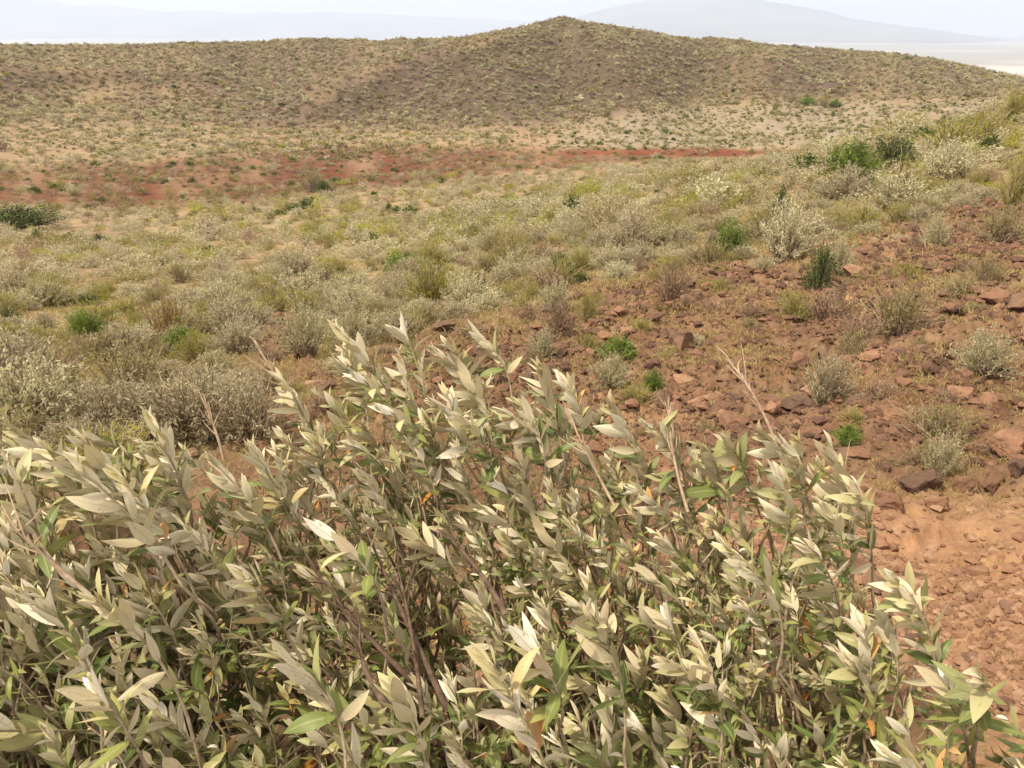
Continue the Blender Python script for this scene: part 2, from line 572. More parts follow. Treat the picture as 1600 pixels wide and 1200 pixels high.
M_GROUND = ground_mat()
M_LEAF = leaf_mat()
M_BARK = bark_mat('brown_bark', (0.075, 0.045, 0.032), (0.20, 0.135, 0.095))
M_TWIG = bark_mat('pale_twig', (0.24, 0.175, 0.11), (0.44, 0.35, 0.24))
M_DEAD = bark_mat('dead_wood', (0.30, 0.20, 0.13), (0.50, 0.38, 0.27))
M_STEM = bark_mat('shrub_stem', (0.20, 0.145, 0.10), (0.40, 0.31, 0.22), 20)
SM = {
    'grey': scrub_mat('silvery_scrub_leaf', [(0.0, (0.26, 0.215, 0.125)), (0.4, (0.43, 0.375, 0.235)), (0.75, (0.55, 0.50, 0.345)), (1.0, (0.66, 0.62, 0.47))]),
    'silver': scrub_mat('white_scrub_leaf', [(0.0, (0.36, 0.33, 0.18)), (0.5, (0.56, 0.52, 0.32)), (1.0, (0.74, 0.70, 0.49))]),
    'green': scrub_mat('green_scrub_leaf', [(0.0, (0.07, 0.11, 0.02)), (0.5, (0.17, 0.25, 0.045)), (1.0, (0.34, 0.42, 0.09))], .25),
    'dark': scrub_mat('dark_scrub_leaf', [(0.0, (0.035, 0.055, 0.017)), (0.5, (0.09, 0.125, 0.036)), (1.0, (0.19, 0.22, 0.07))], .2),
    'yellow': scrub_mat('yellow_scrub_leaf', [(0.0, (0.20, 0.19, 0.03)), (0.5, (0.36, 0.35, 0.055)), (1.0, (0.53, 0.52, 0.13))]),
    'orange': scrub_mat('orange_scrub_leaf', [(0.0, (0.26, 0.13, 0.03)), (0.5, (0.36, 0.22, 0.05)), (1.0, (0.42, 0.34, 0.09))]),
    'olive': scrub_mat('olive_scrub_leaf', [(0.0, (0.17, 0.145, 0.055)), (0.5, (0.31, 0.27, 0.11)), (1.0, (0.45, 0.41, 0.20))]),
    'dry': scrub_mat('dry_scrub_twig', [(0.0, (0.16, 0.10, 0.065)), (0.5, (0.30, 0.20, 0.135)), (1.0, (0.46, 0.36, 0.25))], .1),
}
M_GRASS = scrub_mat('dry_grass', [(0.0, (0.24, 0.185, 0.06)), (0.5, (0.43, 0.34, 0.145)), (1.0, (0.60, 0.51, 0.28))], .3)
M_ROCK = rock_mat('red_rock', [(0.0, (0.06, 0.038, 0.030)), (0.3, (0.13, 0.072, 0.048)), (0.6, (0.23, 0.125, 0.075)), (1.0, (0.40, 0.26, 0.165))])
M_DARKROCK = rock_mat('dark_rock', [(0.0, (0.055, 0.038, 0.030)), (0.4, (0.12, 0.075, 0.052)), (1.0, (0.27, 0.16, 0.10))])


# ------------------------------------------------------------------ ground sheet
def build_ground():
    az = np.concatenate([np.radians(np.arange(-58, 58.01, 0.17)), np.radians(np.arange(62, 302, 6.0))])
    R = [0.35]
    while R[-1] < 16600:
        r = R[-1]
        R.append(r * (1.02 if r < 1.6 else 1.0075 if r < 14 else 1.012 if r < 60 else 1.0095 if r < 330 else 1.05))
    R = np.array(R)
    A, RR = np.meshgrid(az, R, indexing='ij')
    X, Y = RR * np.sin(A), RR * np.cos(A)
    Z = ground_z(X, Y)
    C = soil(X, Y, Z, RR)
    na, nr = A.shape
    V = np.stack([X, Y, Z], -1).reshape(-1, 3)
    V = np.vstack([V, [[0, 0, ground_z(np.array([0.]), np.array([0.35]))[0]]]])
    C = np.vstack([C.reshape(-1, 3), C[0, 0][None]])
    i, j = np.meshgrid(np.arange(na), np.arange(nr - 1), indexing='ij')
    i2 = (i + 1) % na
    Q = np.stack([i * nr + j, i * nr + j + 1, i2 * nr + j + 1, i2 * nr + j], -1).reshape(-1, 4)
    # azimuth grows clockwise seen from above: this winding faces up
    Q = Q[:, ::-1]
    me = quad_mesh('ground', V, Q, [M_GROUND], smooth=True, pattr={'soil': C})
    o = link('ground', me)
    tag(o, 'red brown stony slope falling to a tan scrub valley and low hills', 'ground', kind='structure')
    return len(V)


build_ground()


# ------------------------------------------------------------------ distant mountains
def build_mountain(name, label, prof, dist, depth, seed):
    m, nt, out = newmat(name + '_rock')
    geo = N(nt, 'ShaderNodeNewGeometry')
    nz = N(nt, 'ShaderNodeTexNoise', i_Scale=0.0012, i_Detail=8.0)
    nt.links.new(geo.outputs['Position'], nz.inputs['Vector'])
    c = ramp(nt, nz.outputs['Fac'], [(0.35, (0.13, 0.13, 0.09)), (0.65, (0.24, 0.21, 0.15))])
    b = N(nt, 'ShaderNodeBsdfDiffuse')
    nt.links.new(c, b.inputs[0])
    nt.links.new(b.outputs[0], out.inputs[0])
    pp = np.array(prof, float)
    pxs = np.linspace(pp[0, 0], pp[-1, 0], 240)
    pys = np.interp(pxs, pp[:, 0], pp[:, 1])
    u, v, w = ray(pxs, pys)
    h = np.hypot(u, v)
    az, ht = np.arctan2(u, v), w / h * dist - PLAIN
    ht = np.maximum(ht, 0) * np.clip(np.minimum(np.arange(240), np.arange(240)[::-1]) / 14., 0, 1) ** .7
    t = np.linspace(-1, 1, 61)
    prof_t = np.clip(1 - np.abs(t), 0, 1)
    prof_t = prof_t ** 1.25
    Rr = dist + t * depth
    X = Rr[None] * np.sin(az)[:, None]
    Y = Rr[None] * np.cos(az)[:, None]
    rid = fbm(X / 1500., Y / 1500., seed, 5)
    Z = PLAIN - 6 + ht[:, None] * prof_t[None] * (1 + 0.45 * rid * (1 - prof_t[None]))
    na, nr = X.shape
    i, j = np.meshgrid(np.arange(na - 1), np.arange(nr - 1), indexing='ij')
    Q = np.stack([i * nr + j, (i + 1) * nr + j, (i + 1) * nr + j + 1, i * nr + j + 1], -1).reshape(-1, 4)
    V = np.stack([X, Y, Z + EYE], -1).reshape(-1, 3)
    o = link(name, quad_mesh(name, V, Q, [m], smooth=True))
    tag(o, label, 'mountain', kind='structure')


build_mountain('mountain', 'broad pale blue mountain fading in haze behind the hill', 
               [(820, 62), (880, 32), (930, 17), (980, 5), (1030, -4), (1100, -10), (1160, -8), (1205, 2), (1250, 9), (1295, 17), (1330, 28),
                (1400, 38), (1470, 47), (1560, 60), (1700, 72)], 10500, 3200, 5)
build_mountain('hills', 'long faint blue mountain range on the left horizon',
               [(-260, 8), (-100, -6), (0, -6), (85, -1), (106, 8), (165, 6), (200, 11), (250, 18), (320, 16), (375, 21), (425, 17), (450, 21),
                (500, 18), (565, 20), (650, 24), (800, 31), (900, 38), (1000, 45)], 13500, 2600, 9)


# ------------------------------------------------------------------ shrub kit
def leaf_quads(P, D, L, W, rs):
    """rhombic leaves: base P, direction D"""
    n = len(P)
    S = np.cross(D, rs.normal(size=(n, 3)))
    S /= np.linalg.norm(S, axis=1)[:, None] + 1e-9
    L = np.broadcast_to(L, (n,))[:, None]
    W = np.broadcast_to(W, (n,))[:, None]
    a, b, c, d = P, P + D * L * .5 + S * W * .5, P + D * L, P + D * L * .5 - S * W * .5
    V = np.stack([a, b, c, d], 1).reshape(-1, 3)
    return V, np.arange(4 * n).reshape(-1, 4)


def make_shrub(seed, ns, nl, leaf=(0.05, 0.016), h=0.8, upright=0.6, stems=True, fill=0.45, clump=0.0, wig=0.05, shape=1.0):
    """unit shrub about 1 m wide; returns (stem arrays, leaf arrays)"""
    rs = np.random.default_rng(seed)
    gs, gl = Geo(), Geo()
    for k in range(ns):
        a = rs.uniform(0, 2 * math.pi)
        e = rs.uniform(0, 1) ** 0.6
        lob = 1 + 0.28 * math.sin(a * 3 + seed) * e + rs.normal() * 0.13
        tip = np.array([math.cos(a) * 0.5 * e * lob, math.sin(a) * 0.5 * e * lob, h * (max(0, 1 - e ** 2.4) ** .6 * .88 + .12) * (0.92 + rs.normal() * 0.13)])
        if rs.random() < 0.12:
            tip *= 1.18
        tip[2] = max(tip[2], 0.06)
        base = np.array([math.cos(a) * .14 * e + rs.normal() * 0.05, math.sin(a) * .14 * e + rs.normal() * 0.05, -0.03])
        mid = base * .5 + tip * .5
        mid[:2] = mid[:2] * (1 - upright * .5) + rs.normal(size=2) * wig
        mid[2] *= (1 - .25 * upright) + .2
        P = bez(base, mid, tip, 8)
        P[1:] += rs.normal(size=(7, 3)) * wig * .25
        if stems:
            V, Q = tube(P, np.linspace(.010, .0025, 8) * (0.8 + .5 * rs.random()), 3)
            gs.add(V, Q, 0, rs.random())
        if nl:
            t = rs.uniform(1 - fill, 1.0, nl) * 7
            i = np.minimum(t.astype(int), 6)
            f = (t - i)[:, None]
            pos = P[i] * (1 - f) + P[i + 1] * f
            tg = P[i + 1] - P[i]
            tg /= np.linalg.norm(tg, axis=1)[:, None] + 1e-9
            pos = pos + rs.normal(size=pos.shape) * (.012 + clump)
            D = tg * (.8 if stems else .35) + rs.normal(size=(nl, 3)) * np.array([.65, .65, .65 if stems else .3])
            D[:, 2] += .2
            D /= np.linalg.norm(D, axis=1)[:, None] + 1e-9
            V, Q = leaf_quads(pos, D, leaf[0] * rs.uniform(.6, 1.3, nl), leaf[1] * rs.uniform(.7, 1.2, nl), rs)
            gl.add(V, Q, 0, np.clip(.45 + rs.normal() * .16 + rs.normal(size=nl) * .18, 0, 1))
    return gs, gl


KIND = {
    #        high detail                                             mid detail                                    low detail
    'grey': [dict(ns=110, nl=42, leaf=(.042, .015), h=.58, fill=0.85), dict(ns=38, nl=13, leaf=(.08, .034), h=.56, stems=False, fill=.75), dict(ns=12, nl=5, leaf=(.26, .15), h=.55, stems=False, fill=.55, clump=.03)],
    'silver': [dict(ns=110, nl=42, leaf=(.036, .017), h=.62, fill=0.64), dict(ns=36, nl=13, leaf=(.075, .036), h=.56, stems=False, fill=.75), dict(ns=12, nl=5, leaf=(.26, .16), h=.55, stems=False, fill=.55, clump=.03)],
    'green': [dict(ns=120, nl=37, leaf=(.045, .026), h=.58, fill=0.62, clump=.015), dict(ns=38, nl=10, leaf=(.11, .065), h=.6, stems=False, fill=.75), dict(ns=12, nl=5, leaf=(.26, .18), h=.55, stems=False, fill=.55, clump=.03)],
    'dark': [dict(ns=110, nl=37, leaf=(.042, .024), h=.62, fill=0.67, clump=.015), dict(ns=38, nl=10, leaf=(.11, .06), h=.62, stems=False, fill=.55), dict(ns=12, nl=5, leaf=(.26, .18), h=.6, stems=False, fill=.6, clump=.03)],
    'yellow': [dict(ns=110, nl=32, leaf=(.055, .009), h=.68, fill=.82, upright=.5), dict(ns=38, nl=13, leaf=(.085, .022), h=.6, stems=False, fill=.8), dict(ns=12, nl=5, leaf=(.26, .13), h=.55, stems=False, fill=.55, clump=.03)],
    'orange': [dict(ns=110, nl=27, leaf=(.055, .010), h=.68, fill=.82, upright=.5), dict(ns=38, nl=13, leaf=(.085, .022), h=.6, stems=False, fill=.8), dict(ns=12, nl=5, leaf=(.26, .13), h=.55, stems=False, fill=.55, clump=.03)],
    'olive': [dict(ns=100, nl=22, leaf=(.042, .013), h=.62, fill=.5), dict(ns=38, nl=13, leaf=(.08, .03), h=.56, stems=False, fill=.75), dict(ns=12, nl=5, leaf=(.26, .15), h=.55, stems=False, fill=.55, clump=.03)],
    'dry': [dict(ns=120, nl=11, leaf=(.06, .006), h=.58, fill=0.82, wig=.09), dict(ns=50, nl=7, leaf=(.15, .018), h=.6, stems=False, fill=.75), dict(ns=12, nl=5, leaf=(.28, .10), h=.55, stems=False, fill=.7, clump=.03)],
}
NVAR = (4, 5, 6)
SHRUB_ARR, SHRUB_ME = {}, {}
for ki, (kd, lods) in enumerate(KIND.items()):
    for lod in range(3):
        for v in range(NVAR[lod]):
            gs, gl = make_shrub(1000 + ki * 97 + lod * 31 + v * 7, **lods[lod])
            ar = gl.arrays()
            SHRUB_ARR[kd, lod, v] = ar
            if lod == 0:
                s = gs.arrays()
                SHRUB_ME[kd, 0, v] = (quad_mesh(kd + '_foliage', ar[0], ar[1], [SM[kd]], fattr={'rnd': ar[3]}),
                                      quad_mesh(kd + '_stems', s[0], s[1], [M_STEM if kd != 'dry' else SM['dry']], fattr={'rnd': s[3]}))
            elif lod == 1:
                SHRUB_ME[kd, 1, v] = quad_mesh(kd + '_shrub', ar[0], ar[1], [SM[kd]], fattr={'rnd': ar[3]})

SHRUB_NAME = {'grey': 'grey_shrub', 'silver': 'silver_shrub', 'green': 'green_shrub', 'dark': 'dark_green_shrub', 'yellow': 'yellow_shrub',
              'orange': 'orange_shrub', 'olive': 'olive_shrub', 'dry': 'dry_shrub'}


def place_shrub(kd, x, y, w, hs, label, group, lod, rs, z=None):
    """one shrub as a thing: w its width in metres, hs its height scale"""
    z = float(ground_z(np.array([x]), np.array([y]))[0]) if z is None else z
    v = int(rs.integers(NVAR[lod]))
    rz = rs.uniform(0, 6.28)
    if lod == 0:
        r = link(SHRUB_NAME[kd], None, loc=(x, y, z), rot=(0, 0, rz), scl=(w, w, w * hs))
        r.empty_display_size = .2
        f, s = SHRUB_ME[kd, 0, v]
        link('foliage', f, r)
        link('stem', s, r)
    else:
        r = link(SHRUB_NAME[kd], SHRUB_ME[kd, 1, v], loc=(x, y, z), rot=(0, 0, rz), scl=(w, w, w * hs))
    tag(r, label, 'shrub', group)
    return r


def merged_scrub(name, label, kd, X, Y, Z, W, H, lods, rs, shift):
    """far shrubs nobody could count: one mesh"""
    Vs, Qs, Rs, n = [], [], [], 0
    rz = rs.uniform(0, 6.28, len(X))
    tone = rs.normal(size=len(X)) * .17 + shift
    for lod in (1, 2):
        vi = rs.integers(0, NVAR[lod], len(X))
        for v in range(NVAR[lod]):
            k = np.where((vi == v) & (lods == lod))[0]
            if not len(k):
                continue
            V, Q, _, R = SHRUB_ARR[kd, lod, v]
            c, s = np.cos(rz[k])[:, None], np.sin(rz[k])[:, None]
            x = (V[None, :, 0] * c - V[None, :, 1] * s) * W[k][:, None] + X[k][:, None]
            y = (V[None, :, 0] * s + V[None, :, 1] * c) * W[k][:, None] + Y[k][:, None]
            z = V[None, :, 2] * (W * H)[k][:, None] + Z[k][:, None]
            Vs.append(np.stack([x, y, z], -1).reshape(-1, 3))
            Qs.append((Q[None] + (np.arange(len(k)) * len(V))[:, None, None]).reshape(-1, 4) + n)
            Rs.append(np.clip(R[None] + tone[k][:, None], 0, 1).ravel())
            n += len(k) * len(V)
    if not Vs:
        return 0
    me = quad_mesh(name, np.concatenate(Vs), np.concatenate(Qs), [SM[kd]], fattr={'rnd': np.concatenate(Rs)})
    tag(link(name, me), label, 'scrub', kind='stuff')
    return n


def hit(px, py):
    """ground point under a photo pixel (marching)"""
    u, v, w = ray(px, py)
    h = math.hypot(u, v)
    rr = np.exp(np.linspace(math.log(1.3), math.log(330), 700))
    X, Y = u / h * rr, v / h * rr
    Zr = w / h * rr + EYE
    g = ground_z(X, Y)
    k = np.where(g >= Zr)[0]
    k = k[0] if len(k) else len(rr) - 1
    return float(X[k]), float(Y[k]), float(g[k]), float(math.sqrt(rr[k] ** 2 + (Zr[k] - EYE) ** 2))


# kind, centre px, base py, width px, height px, label, group
NAMED = [
    ('green', 1328, 283, 84, 50, 'dense bright green rounded shrub on the right crest', None),
    ('dark', 1392, 264, 76, 40, 'loose dark green shrub just right of the bright green crest shrub', None),
    ('dark', 1344, 305, 48, 30, 'small dull green shrub directly below the bright green crest shrub', None),
    ('dark', 1216, 345, 30, 42, 'small blackish upright shrub above the big silvery shrub', None),
    ('green', 1138, 405, 56, 56, 'yellowish green shrub at the left side of the big silvery shrub', None),
    ('silver', 1226, 408, 112, 80, 'big rounded silvery shrub in the middle of the right slope', None),
    ('silver', 1306, 432, 54, 52, 'pale silver shrub right of the big silvery shrub', None),
    ('dark', 1275, 455, 46, 66, 'narrow dark green shrub below the big silvery shrub', None),
    ('yellow', 1242, 494, 70, 40, 'low yellow green shrub at the edge of the stony slope', None),
    ('dry', 1295, 505, 110, 52, 'brown twiggy leafless shrub right of the low yellow green one', None),
    ('olive', 1398, 522, 105, 62, 'wide grey olive shrub on the open stony slope', None),
    ('dry', 1052, 470, 78, 64, 'brown twiggy shrub at the left edge of the stony slope', None),
    ('olive', 1562, 385, 96, 44, 'wide olive green shrub near the right edge of the slope', None),
    ('olive', 1534, 444, 54, 38, 'small olive shrub below the wide olive green one at right', None),
    ('yellow', 1582, 320, 64, 58, 'golden yellow shrub at the far right edge', None),
    ('silver', 1458, 388, 44, 44, 'thin pale shrub standing alone among red stones', None),
    ('silver', 1532, 582, 84, 58, 'flat topped pale silver shrub at right with bare stems', None),
    ('grey', 1286, 634, 84, 66, 'grey half dead shrub beside dark rocks on the slope', None),
    ('olive', 1462, 688, 116, 52, 'low green shrub spreading beside rocks at right', None),
    ('silver', 1468, 738, 56, 60, 'small whitish shrub growing beside the biggest rock', None),
    ('green', 1322, 696, 44, 30, 'small fresh green tuft between two rocks', None),
    ('green', 1020, 612, 38, 32, 'small fresh green tuft beside the dark rock', None),
    ('green', 966, 566, 66, 36, 'low green shrub at the middle of the stony slope', None),
    ('silver', 952, 604, 70, 50, 'small pale shrub in front of the low green one', None),
    ('silver', 846, 556, 52, 44, 'small whitish shrub just above the foreground leaves', None),
    ('dry', 872, 530, 84, 50, 'brown dry shrub behind the small whitish one', None),
    ('silver', 868, 492, 62, 50, 'pale shrub at the upper left end of the stones', None),
    ('dark', 874, 440, 54, 40, 'dark green shrub above the pale one at the stones end', None),
    ('silver', 733, 480, 96, 52, 'wide silver shrub behind the tallest foreground shoots', None),
    ('dark', 752, 462, 28, 36, 'narrow dark green shrub rising behind the wide silver one', None),
    ('yellow', 916, 504, 50, 46, 'small yellow shrub near the upper stones', None),
    ('yellow', 796, 420, 76, 62, 'bright yellow green shrub in the middle of the scrub', None),
    ('yellow', 672, 478, 100, 74, 'tall golden olive shrub left of the wide silver one', None),
    ('green', 626, 430, 58, 34, 'fresh green shrub top behind the golden olive one', None),
    ('orange', 268, 535, 84, 66, 'orange tinged shrub left of centre', None),
    ('green', 290, 552, 70, 36, 'green shrub at the foot of the orange tinged one', None),
    ('silver', 476, 552, 84, 76, 'rounded silver shrub above the leftmost tall shoots', None),
    ('silver', 560, 545, 84, 64, 'rounded silver shrub behind the tallest foreground shoot', None),
    ('grey', 362, 525, 104, 56, 'grey shrub between the orange tinged and silver ones', None),
    ('yellow', 478, 500, 70, 46, 'olive yellow shrub behind the rounded silver one', None),
    ('yellow', 858, 358, 42, 36, 'small golden shrub far down in the pale scrub', None),
    ('green', 136, 528, 50, 40, 'fresh green shrub in the left scrub', None),
    ('yellow', 20, 548, 46, 40, 'yellow green shrub at the left edge', None),
    ('orange', 90, 568, 46, 32, 'rusty shrub near the left edge', None),
    ('yellow', 112, 628, 60, 40, 'yellow green shrub beside the greyish bush at left', None),
    ('silver', 50, 672, 190, 96, 'large grey green bush at the left edge behind the foreground', None),
    ('olive', 210, 625, 150, 80, 'greyish olive bush behind the left foreground shoots', None),
    ('grey', 300, 685, 220, 100, 'wide pale tan bush behind the left foreground shoots', None),
    ('grey', 392, 680, 150, 92, 'pale tan bush with brown twigs left of the tallest shoots', None),
    ('grey', 180, 690, 170, 90, 'pale grey bush between the greyish olive and tan ones', None),
    ('grey', 120, 712, 110, 56, 'low pale shrub at the foot of the large bush at the left edge', None),
    ('grey', 225, 708, 110, 50, 'low pale shrub at the foot of the pale grey bush behind the left shoots', None),
    ('dry', 395, 690, 80, 70, 'brown twiggy shrub at the foot of the pale tan bush', None),
    ('olive', 426, 480, 52, 36, 'small olive shrub at the top of the red gap', None),
    ('dark', 30, 358, 110, 28, 'wide dark green thicket at the left edge of the valley', None),
    ('dark', 155, 382, 22, 14, 'small dark round shrub in the left valley', None),
    ('dark', 60, 378, 20, 16, 'small dark shrub below the dark thicket', None),
    ('dark', 255, 408, 18, 10, 'tiny dark round shrub left of the valley middle', None),
    ('dark', 50, 452, 26, 18, 'small dark shrub near the left edge of the scrub', None),
    ('dark', 608, 331, 14, 12, 'small dark round shrub below the red gully', None),
    ('dark', 757, 319, 14, 12, 'small dark round shrub right below the red gully', None),
    ('olive', 486, 298, 50, 30, 'olive green shrub standing in the red gully', None),
    ('dark', 506, 302, 30, 18, 'dark shrub at the right foot of the olive one in the red gully', None),
    ('yellow', 1410, 215, 90, 30, 'yellow green shrub on the crest before the sandy flat', None),
    ('yellow', 1490, 235, 110, 36, 'wide yellow green shrub on the upper right crest', None),
    ('yellow', 1545, 215, 80, 30, 'yellow green shrub behind the wide one on the crest', None),
    ('yellow', 1590, 185, 60, 36, 'tall golden shrub at the right end of the crest', None),
    ('silver', 1400, 330, 110, 50, 'broad pale shrub right of the green crest shrubs', None),
    ('silver', 1480, 280, 110, 45, 'broad silver shrub below the yellow green crest shrubs', None),
    ('olive', 1130, 315, 40, 30, 'small olive shrub in pale scrub left of the crest', None),
    ('olive', 1238, 162, 26, 12, 'leftmost of the green bushes at the foot of the far hill', None),
    ('green', 1262, 165, 30, 11, 'middle one of the green bushes at the foot of the far hill', None),
    ('olive', 1284, 167, 28, 11, 'olive bush just right of the middle green bush at the hill foot', None),
    ('green', 1304, 168, 24, 9, 'rightmost of the green bushes at the foot of the far hill', None),
]
rs = np.random.default_rng(99)
TAKEN = []
for kd, px, py, wp, hp, lab, grp in NAMED:
    x, y, z, s = hit(px, py)
    w = wp / F * s
    hk = KIND[kd][0]['h']
    hs = (hp / F * s) / (w * hk) * 1.03
    place_shrub(kd, x, y, w, hs, lab, grp, 0, rs, z - 0.02)
    TAKEN.append((x, y, w * .5))
TAKEN = np.array(TAKEN)


# ------------------------------------------------------------------ scattered scrub
def scatter():
    rs = np.random.default_rng(5)
    half = math.radians(53)
    out = []
    for r0, r1, dmax in ((3.4, 14, 7.0), (14, 45, 4.6), (45, 120, 1.1), (120, 330, 1.0)):
        n = int(half * (r1 ** 2 - r0 ** 2) * dmax)
        r = np.sqrt(rs.uniform(r0 ** 2, r1 ** 2, n))
        a = rs.uniform(-half, half, n)
        x, y = r * np.sin(a), r * np.cos(a)
        z = ground_z(x, y)
        px, py = proj(x, y, z)
        rl = red_line(px)
        cl = fbm(x / (2 + .03 * r), y / (2 + .03 * r), 131, 3)
        red = (py - rl)
        band = np.interp(px, [-200, 0, 250, 500, 800, 950, 1150, 1300], [305, 295, 290, 268, 250, 243, 238, 236])
        hw = np.interp(px, [-200, 0, 250, 600, 800, 1000, 1150, 1220], [20, 28, 42, 34, 22, 11, 7, 1])
        gul = (np.abs(py - band) < hw) & (r > 55)
        hb = np.interp(px, [-200, 0, 300, 500, 700, 900, 1100, 1300, 1600], [185, 190, 195, 205, 205, 190, 165, 158, 150])
        sand = (px > 800) & (py > hb - 5) & (py < 236) & (r > 90)
        hillm = (py < hb) & (r > 110)
        crest = (red < 8) & (r < 48)
        d = np.full(n, .78)
        d = np.where(crest, np.where(r < 14, 5.0, 3.4) * (.42 + .58 * np.maximum(sstep(420, 800, px), 1 - sstep(11, 20, r))), d)
        d = np.where((r < 48) & (red > 8), np.where((px > 1050) & (py > 780), .35, 2.6), d)
        d = np.where(gul, np.where(px > 850, .25, .8), d)
        d = np.where(sand, .5, d)
        d = np.where(hillm, .95, d)
        d = d * np.clip(1 + .9 * cl, .25, 1.6)
        ok = rs.random(n) < d / dmax
        ok &= ~((r < 9) & (px > 430) & (red < 20) & (py > 560))
        x, y, z, r, px, py, crest, gul, sand, hillm, cl, red = [q[ok] for q in (x, y, z, r, px, py, crest, gul, sand, hillm, cl, red)]
        n = len(x)
        k = np.full(n, 'grey', dtype=object)
        u = rs.random(n)
        tint = fbm(x / (4 + .05 * r), y / (4 + .05 * r), 171, 3)
        yl = np.where(r < 60, .15, .06) + .22 * np.clip(tint, -.25, .6)
        k = np.where(u < yl, 'yellow', k)
        k = np.where((u >= yl) & (u < yl + .22), 'olive', k)
        k = np.where((u > .965), 'dark', k)
        k = np.where((u > .90) & (u < .93), 'dry', k)
        k = np.where(crest & (u > .6) & (u < np.where(r < 20, .8, .68)), 'silver', k)
        k = np.where(gul, np.where(u < .30, 'olive', np.where(u < .62, 'dry', np.where(u < .72, 'dark', np.where(u < .76, 'yellow', 'grey')))), k)
        k = np.where(sand, np.where(u < .35, 'dark', np.where(u < .7, 'olive', 'grey')), k)
        dk = np.clip(.5 + cl, 0, 1)
        k = np.where(hillm, np.where(u < .46, 'grey', np.where(u < .66, 'silver', np.where(u < .86, 'dry', np.where(u < .94, 'olive', np.where(u < .96, 'yellow', 'dark'))))), k)
        k = np.where((red > 8) & (r < 48), np.where(u < .45, 'dry', np.where(u < .82, 'olive', np.where(u < .92, 'yellow', 'silver'))), k)
        w = rs.lognormal(0, .32, n) * np.where(hillm, .90, np.where(sand, .75, np.where(crest, .50 + .30 * sstep(10, 30, r), .88)))
        w = np.where((red > 8) & (r < 48), w * .30, w)
        w = np.where(k == 'dark', w * .75, w)
        w = np.clip(w, .2, 2.2)
        h = rs.uniform(.5, .95, n)
        out.append((x, y, z - .02, r, w, h, k, px, py, hillm, sand, gul, red))
    return [np.concatenate(c) for c in zip(*out)]


X, Y, Z, RD, W, H, K, PX, PY, HM, SD, GU, RE = scatter()
keep = np.ones(len(X), bool)
for tx, ty, tr in TAKEN:
    keep &= np.hypot(X - tx, Y - ty) > tr * .8
X, Y, Z, RD, W, H, K, PX, PY, HM, SD, GU, RE = [q[keep] for q in (X, Y, Z, RD, W, H, K, PX, PY, HM, SD, GU, RE)]
inframe = (PX > -60) & (PX < 1660) & (PY > 0) & (PY < 1150)
LIMIT = {'grey': 290, 'silver': 240, 'green': 100, 'dark': 240, 'yellow': 240, 'orange': 50, 'olive': 240, 'dry': 200}
ADJ = {'grey': 'silvery grey', 'silver': 'pale silver', 'green': 'green', 'dark': 'dark green', 'yellow': 'yellow green', 'orange': 'rusty', 'olive': 'dull olive', 'dry': 'brown twiggy'}
rs = np.random.default_rng(41)
nsh = 0
for kd in KIND:
    idx = np.where(K == kd)[0]
    if not len(idx):
        continue
    size = np.where(inframe[idx], W[idx] / RD[idx], 0)
    order = idx[np.argsort(-size)]
    top = [i for i in order[:LIMIT[kd]] if inframe[i]]
    for i in top:
        if RE[i] > 8 and RD[i] < 48:
            where, grp = 'among the stones of the red slope', 'on the stony slope'
        elif RD[i] < 16:
            where, grp = 'in the near scrub just beyond the foreground bushes', 'in the near scrub'
        elif RD[i] < 48:
            where, grp = 'in the dense scrub along the near slope', 'on the near slope'
        elif HM[i]:
            where, grp = 'on the flank of the far hill', 'on the far hill'
        elif SD[i]:
            where, grp = 'on the sandy flat before the far hill', 'on the sandy flat'
        elif GU[i]:
            where, grp = 'along the red gully across the valley', 'along the red gully'
        else:
            where, grp = 'on the tan valley floor', 'on the valley floor'
        lab = '%s shrub, one of many alike %s' % (ADJ[kd], where)
        place_shrub(kd, float(X[i]), float(Y[i]), float(W[i]), float(H[i]), lab, '%s shrubs %s' % (ADJ[kd], grp), 0 if RD[i] < 22 else 1, rs, float(Z[i]))
        nsh += 1
    ts = set(top)
    rest = np.array([i for i in idx if i not in ts], int)
    if len(rest):
        merged_scrub(SHRUB_NAME[kd] + '_cover', 'countless small %s shrubs dotting the valley and the far hill' % ADJ[kd], kd,
                     X[rest], Y[rest], Z[rest], W[rest], H[rest], np.where(RD[rest] < 110, 1, 2), rs, np.where(HM[rest], -.26, 0.))
print('shrubs', len(X), 'things', nsh)


# ------------------------------------------------------------------ rocks
def ico(sub):
    import bmesh
    bm = bmesh.new()
    bmesh.ops.create_icosphere(bm, subdivisions=sub, radius=1)
    V = np.array([v.co[:] for v in bm.verts])
    T = np.array([[v.index for v in f.verts] for f in bm.faces])
    bm.free()
    return V, T


def rock_arr(seed, sub):
    rs = np.random.default_rng(seed)
    V, T = ico(sub)
    # chop with random planes for flat broken faces, then roughen
    for k in range(15):
        n = rs.normal(size=3)
        n /= np.linalg.norm(n)
        d = rs.uniform(.42, .82)
        s = V @ n - d
        V = V - np.clip(s, 0, None)[:, None] * n
    nz = fbm(V[:, 0] * 2 + seed, V[:, 1] * 2 + V[:, 2] * 1.7, seed, 3)
    nf = fbm(V[:, 0] * 7 + V[:, 1] * 4 + seed, V[:, 2] * 7 - V[:, 1] * 4, seed + 5, 3)
    V = V * (1 + .20 * nz + .07 * nf)[:, None] + rs.normal(size=V.shape) * (.012 if sub > 3 else .022)
    V = V * np.array([1, rs.uniform(.65, .95), rs.uniform(.5, .8)])
    V /= np.ptp(V[:, 0])
    return V, T


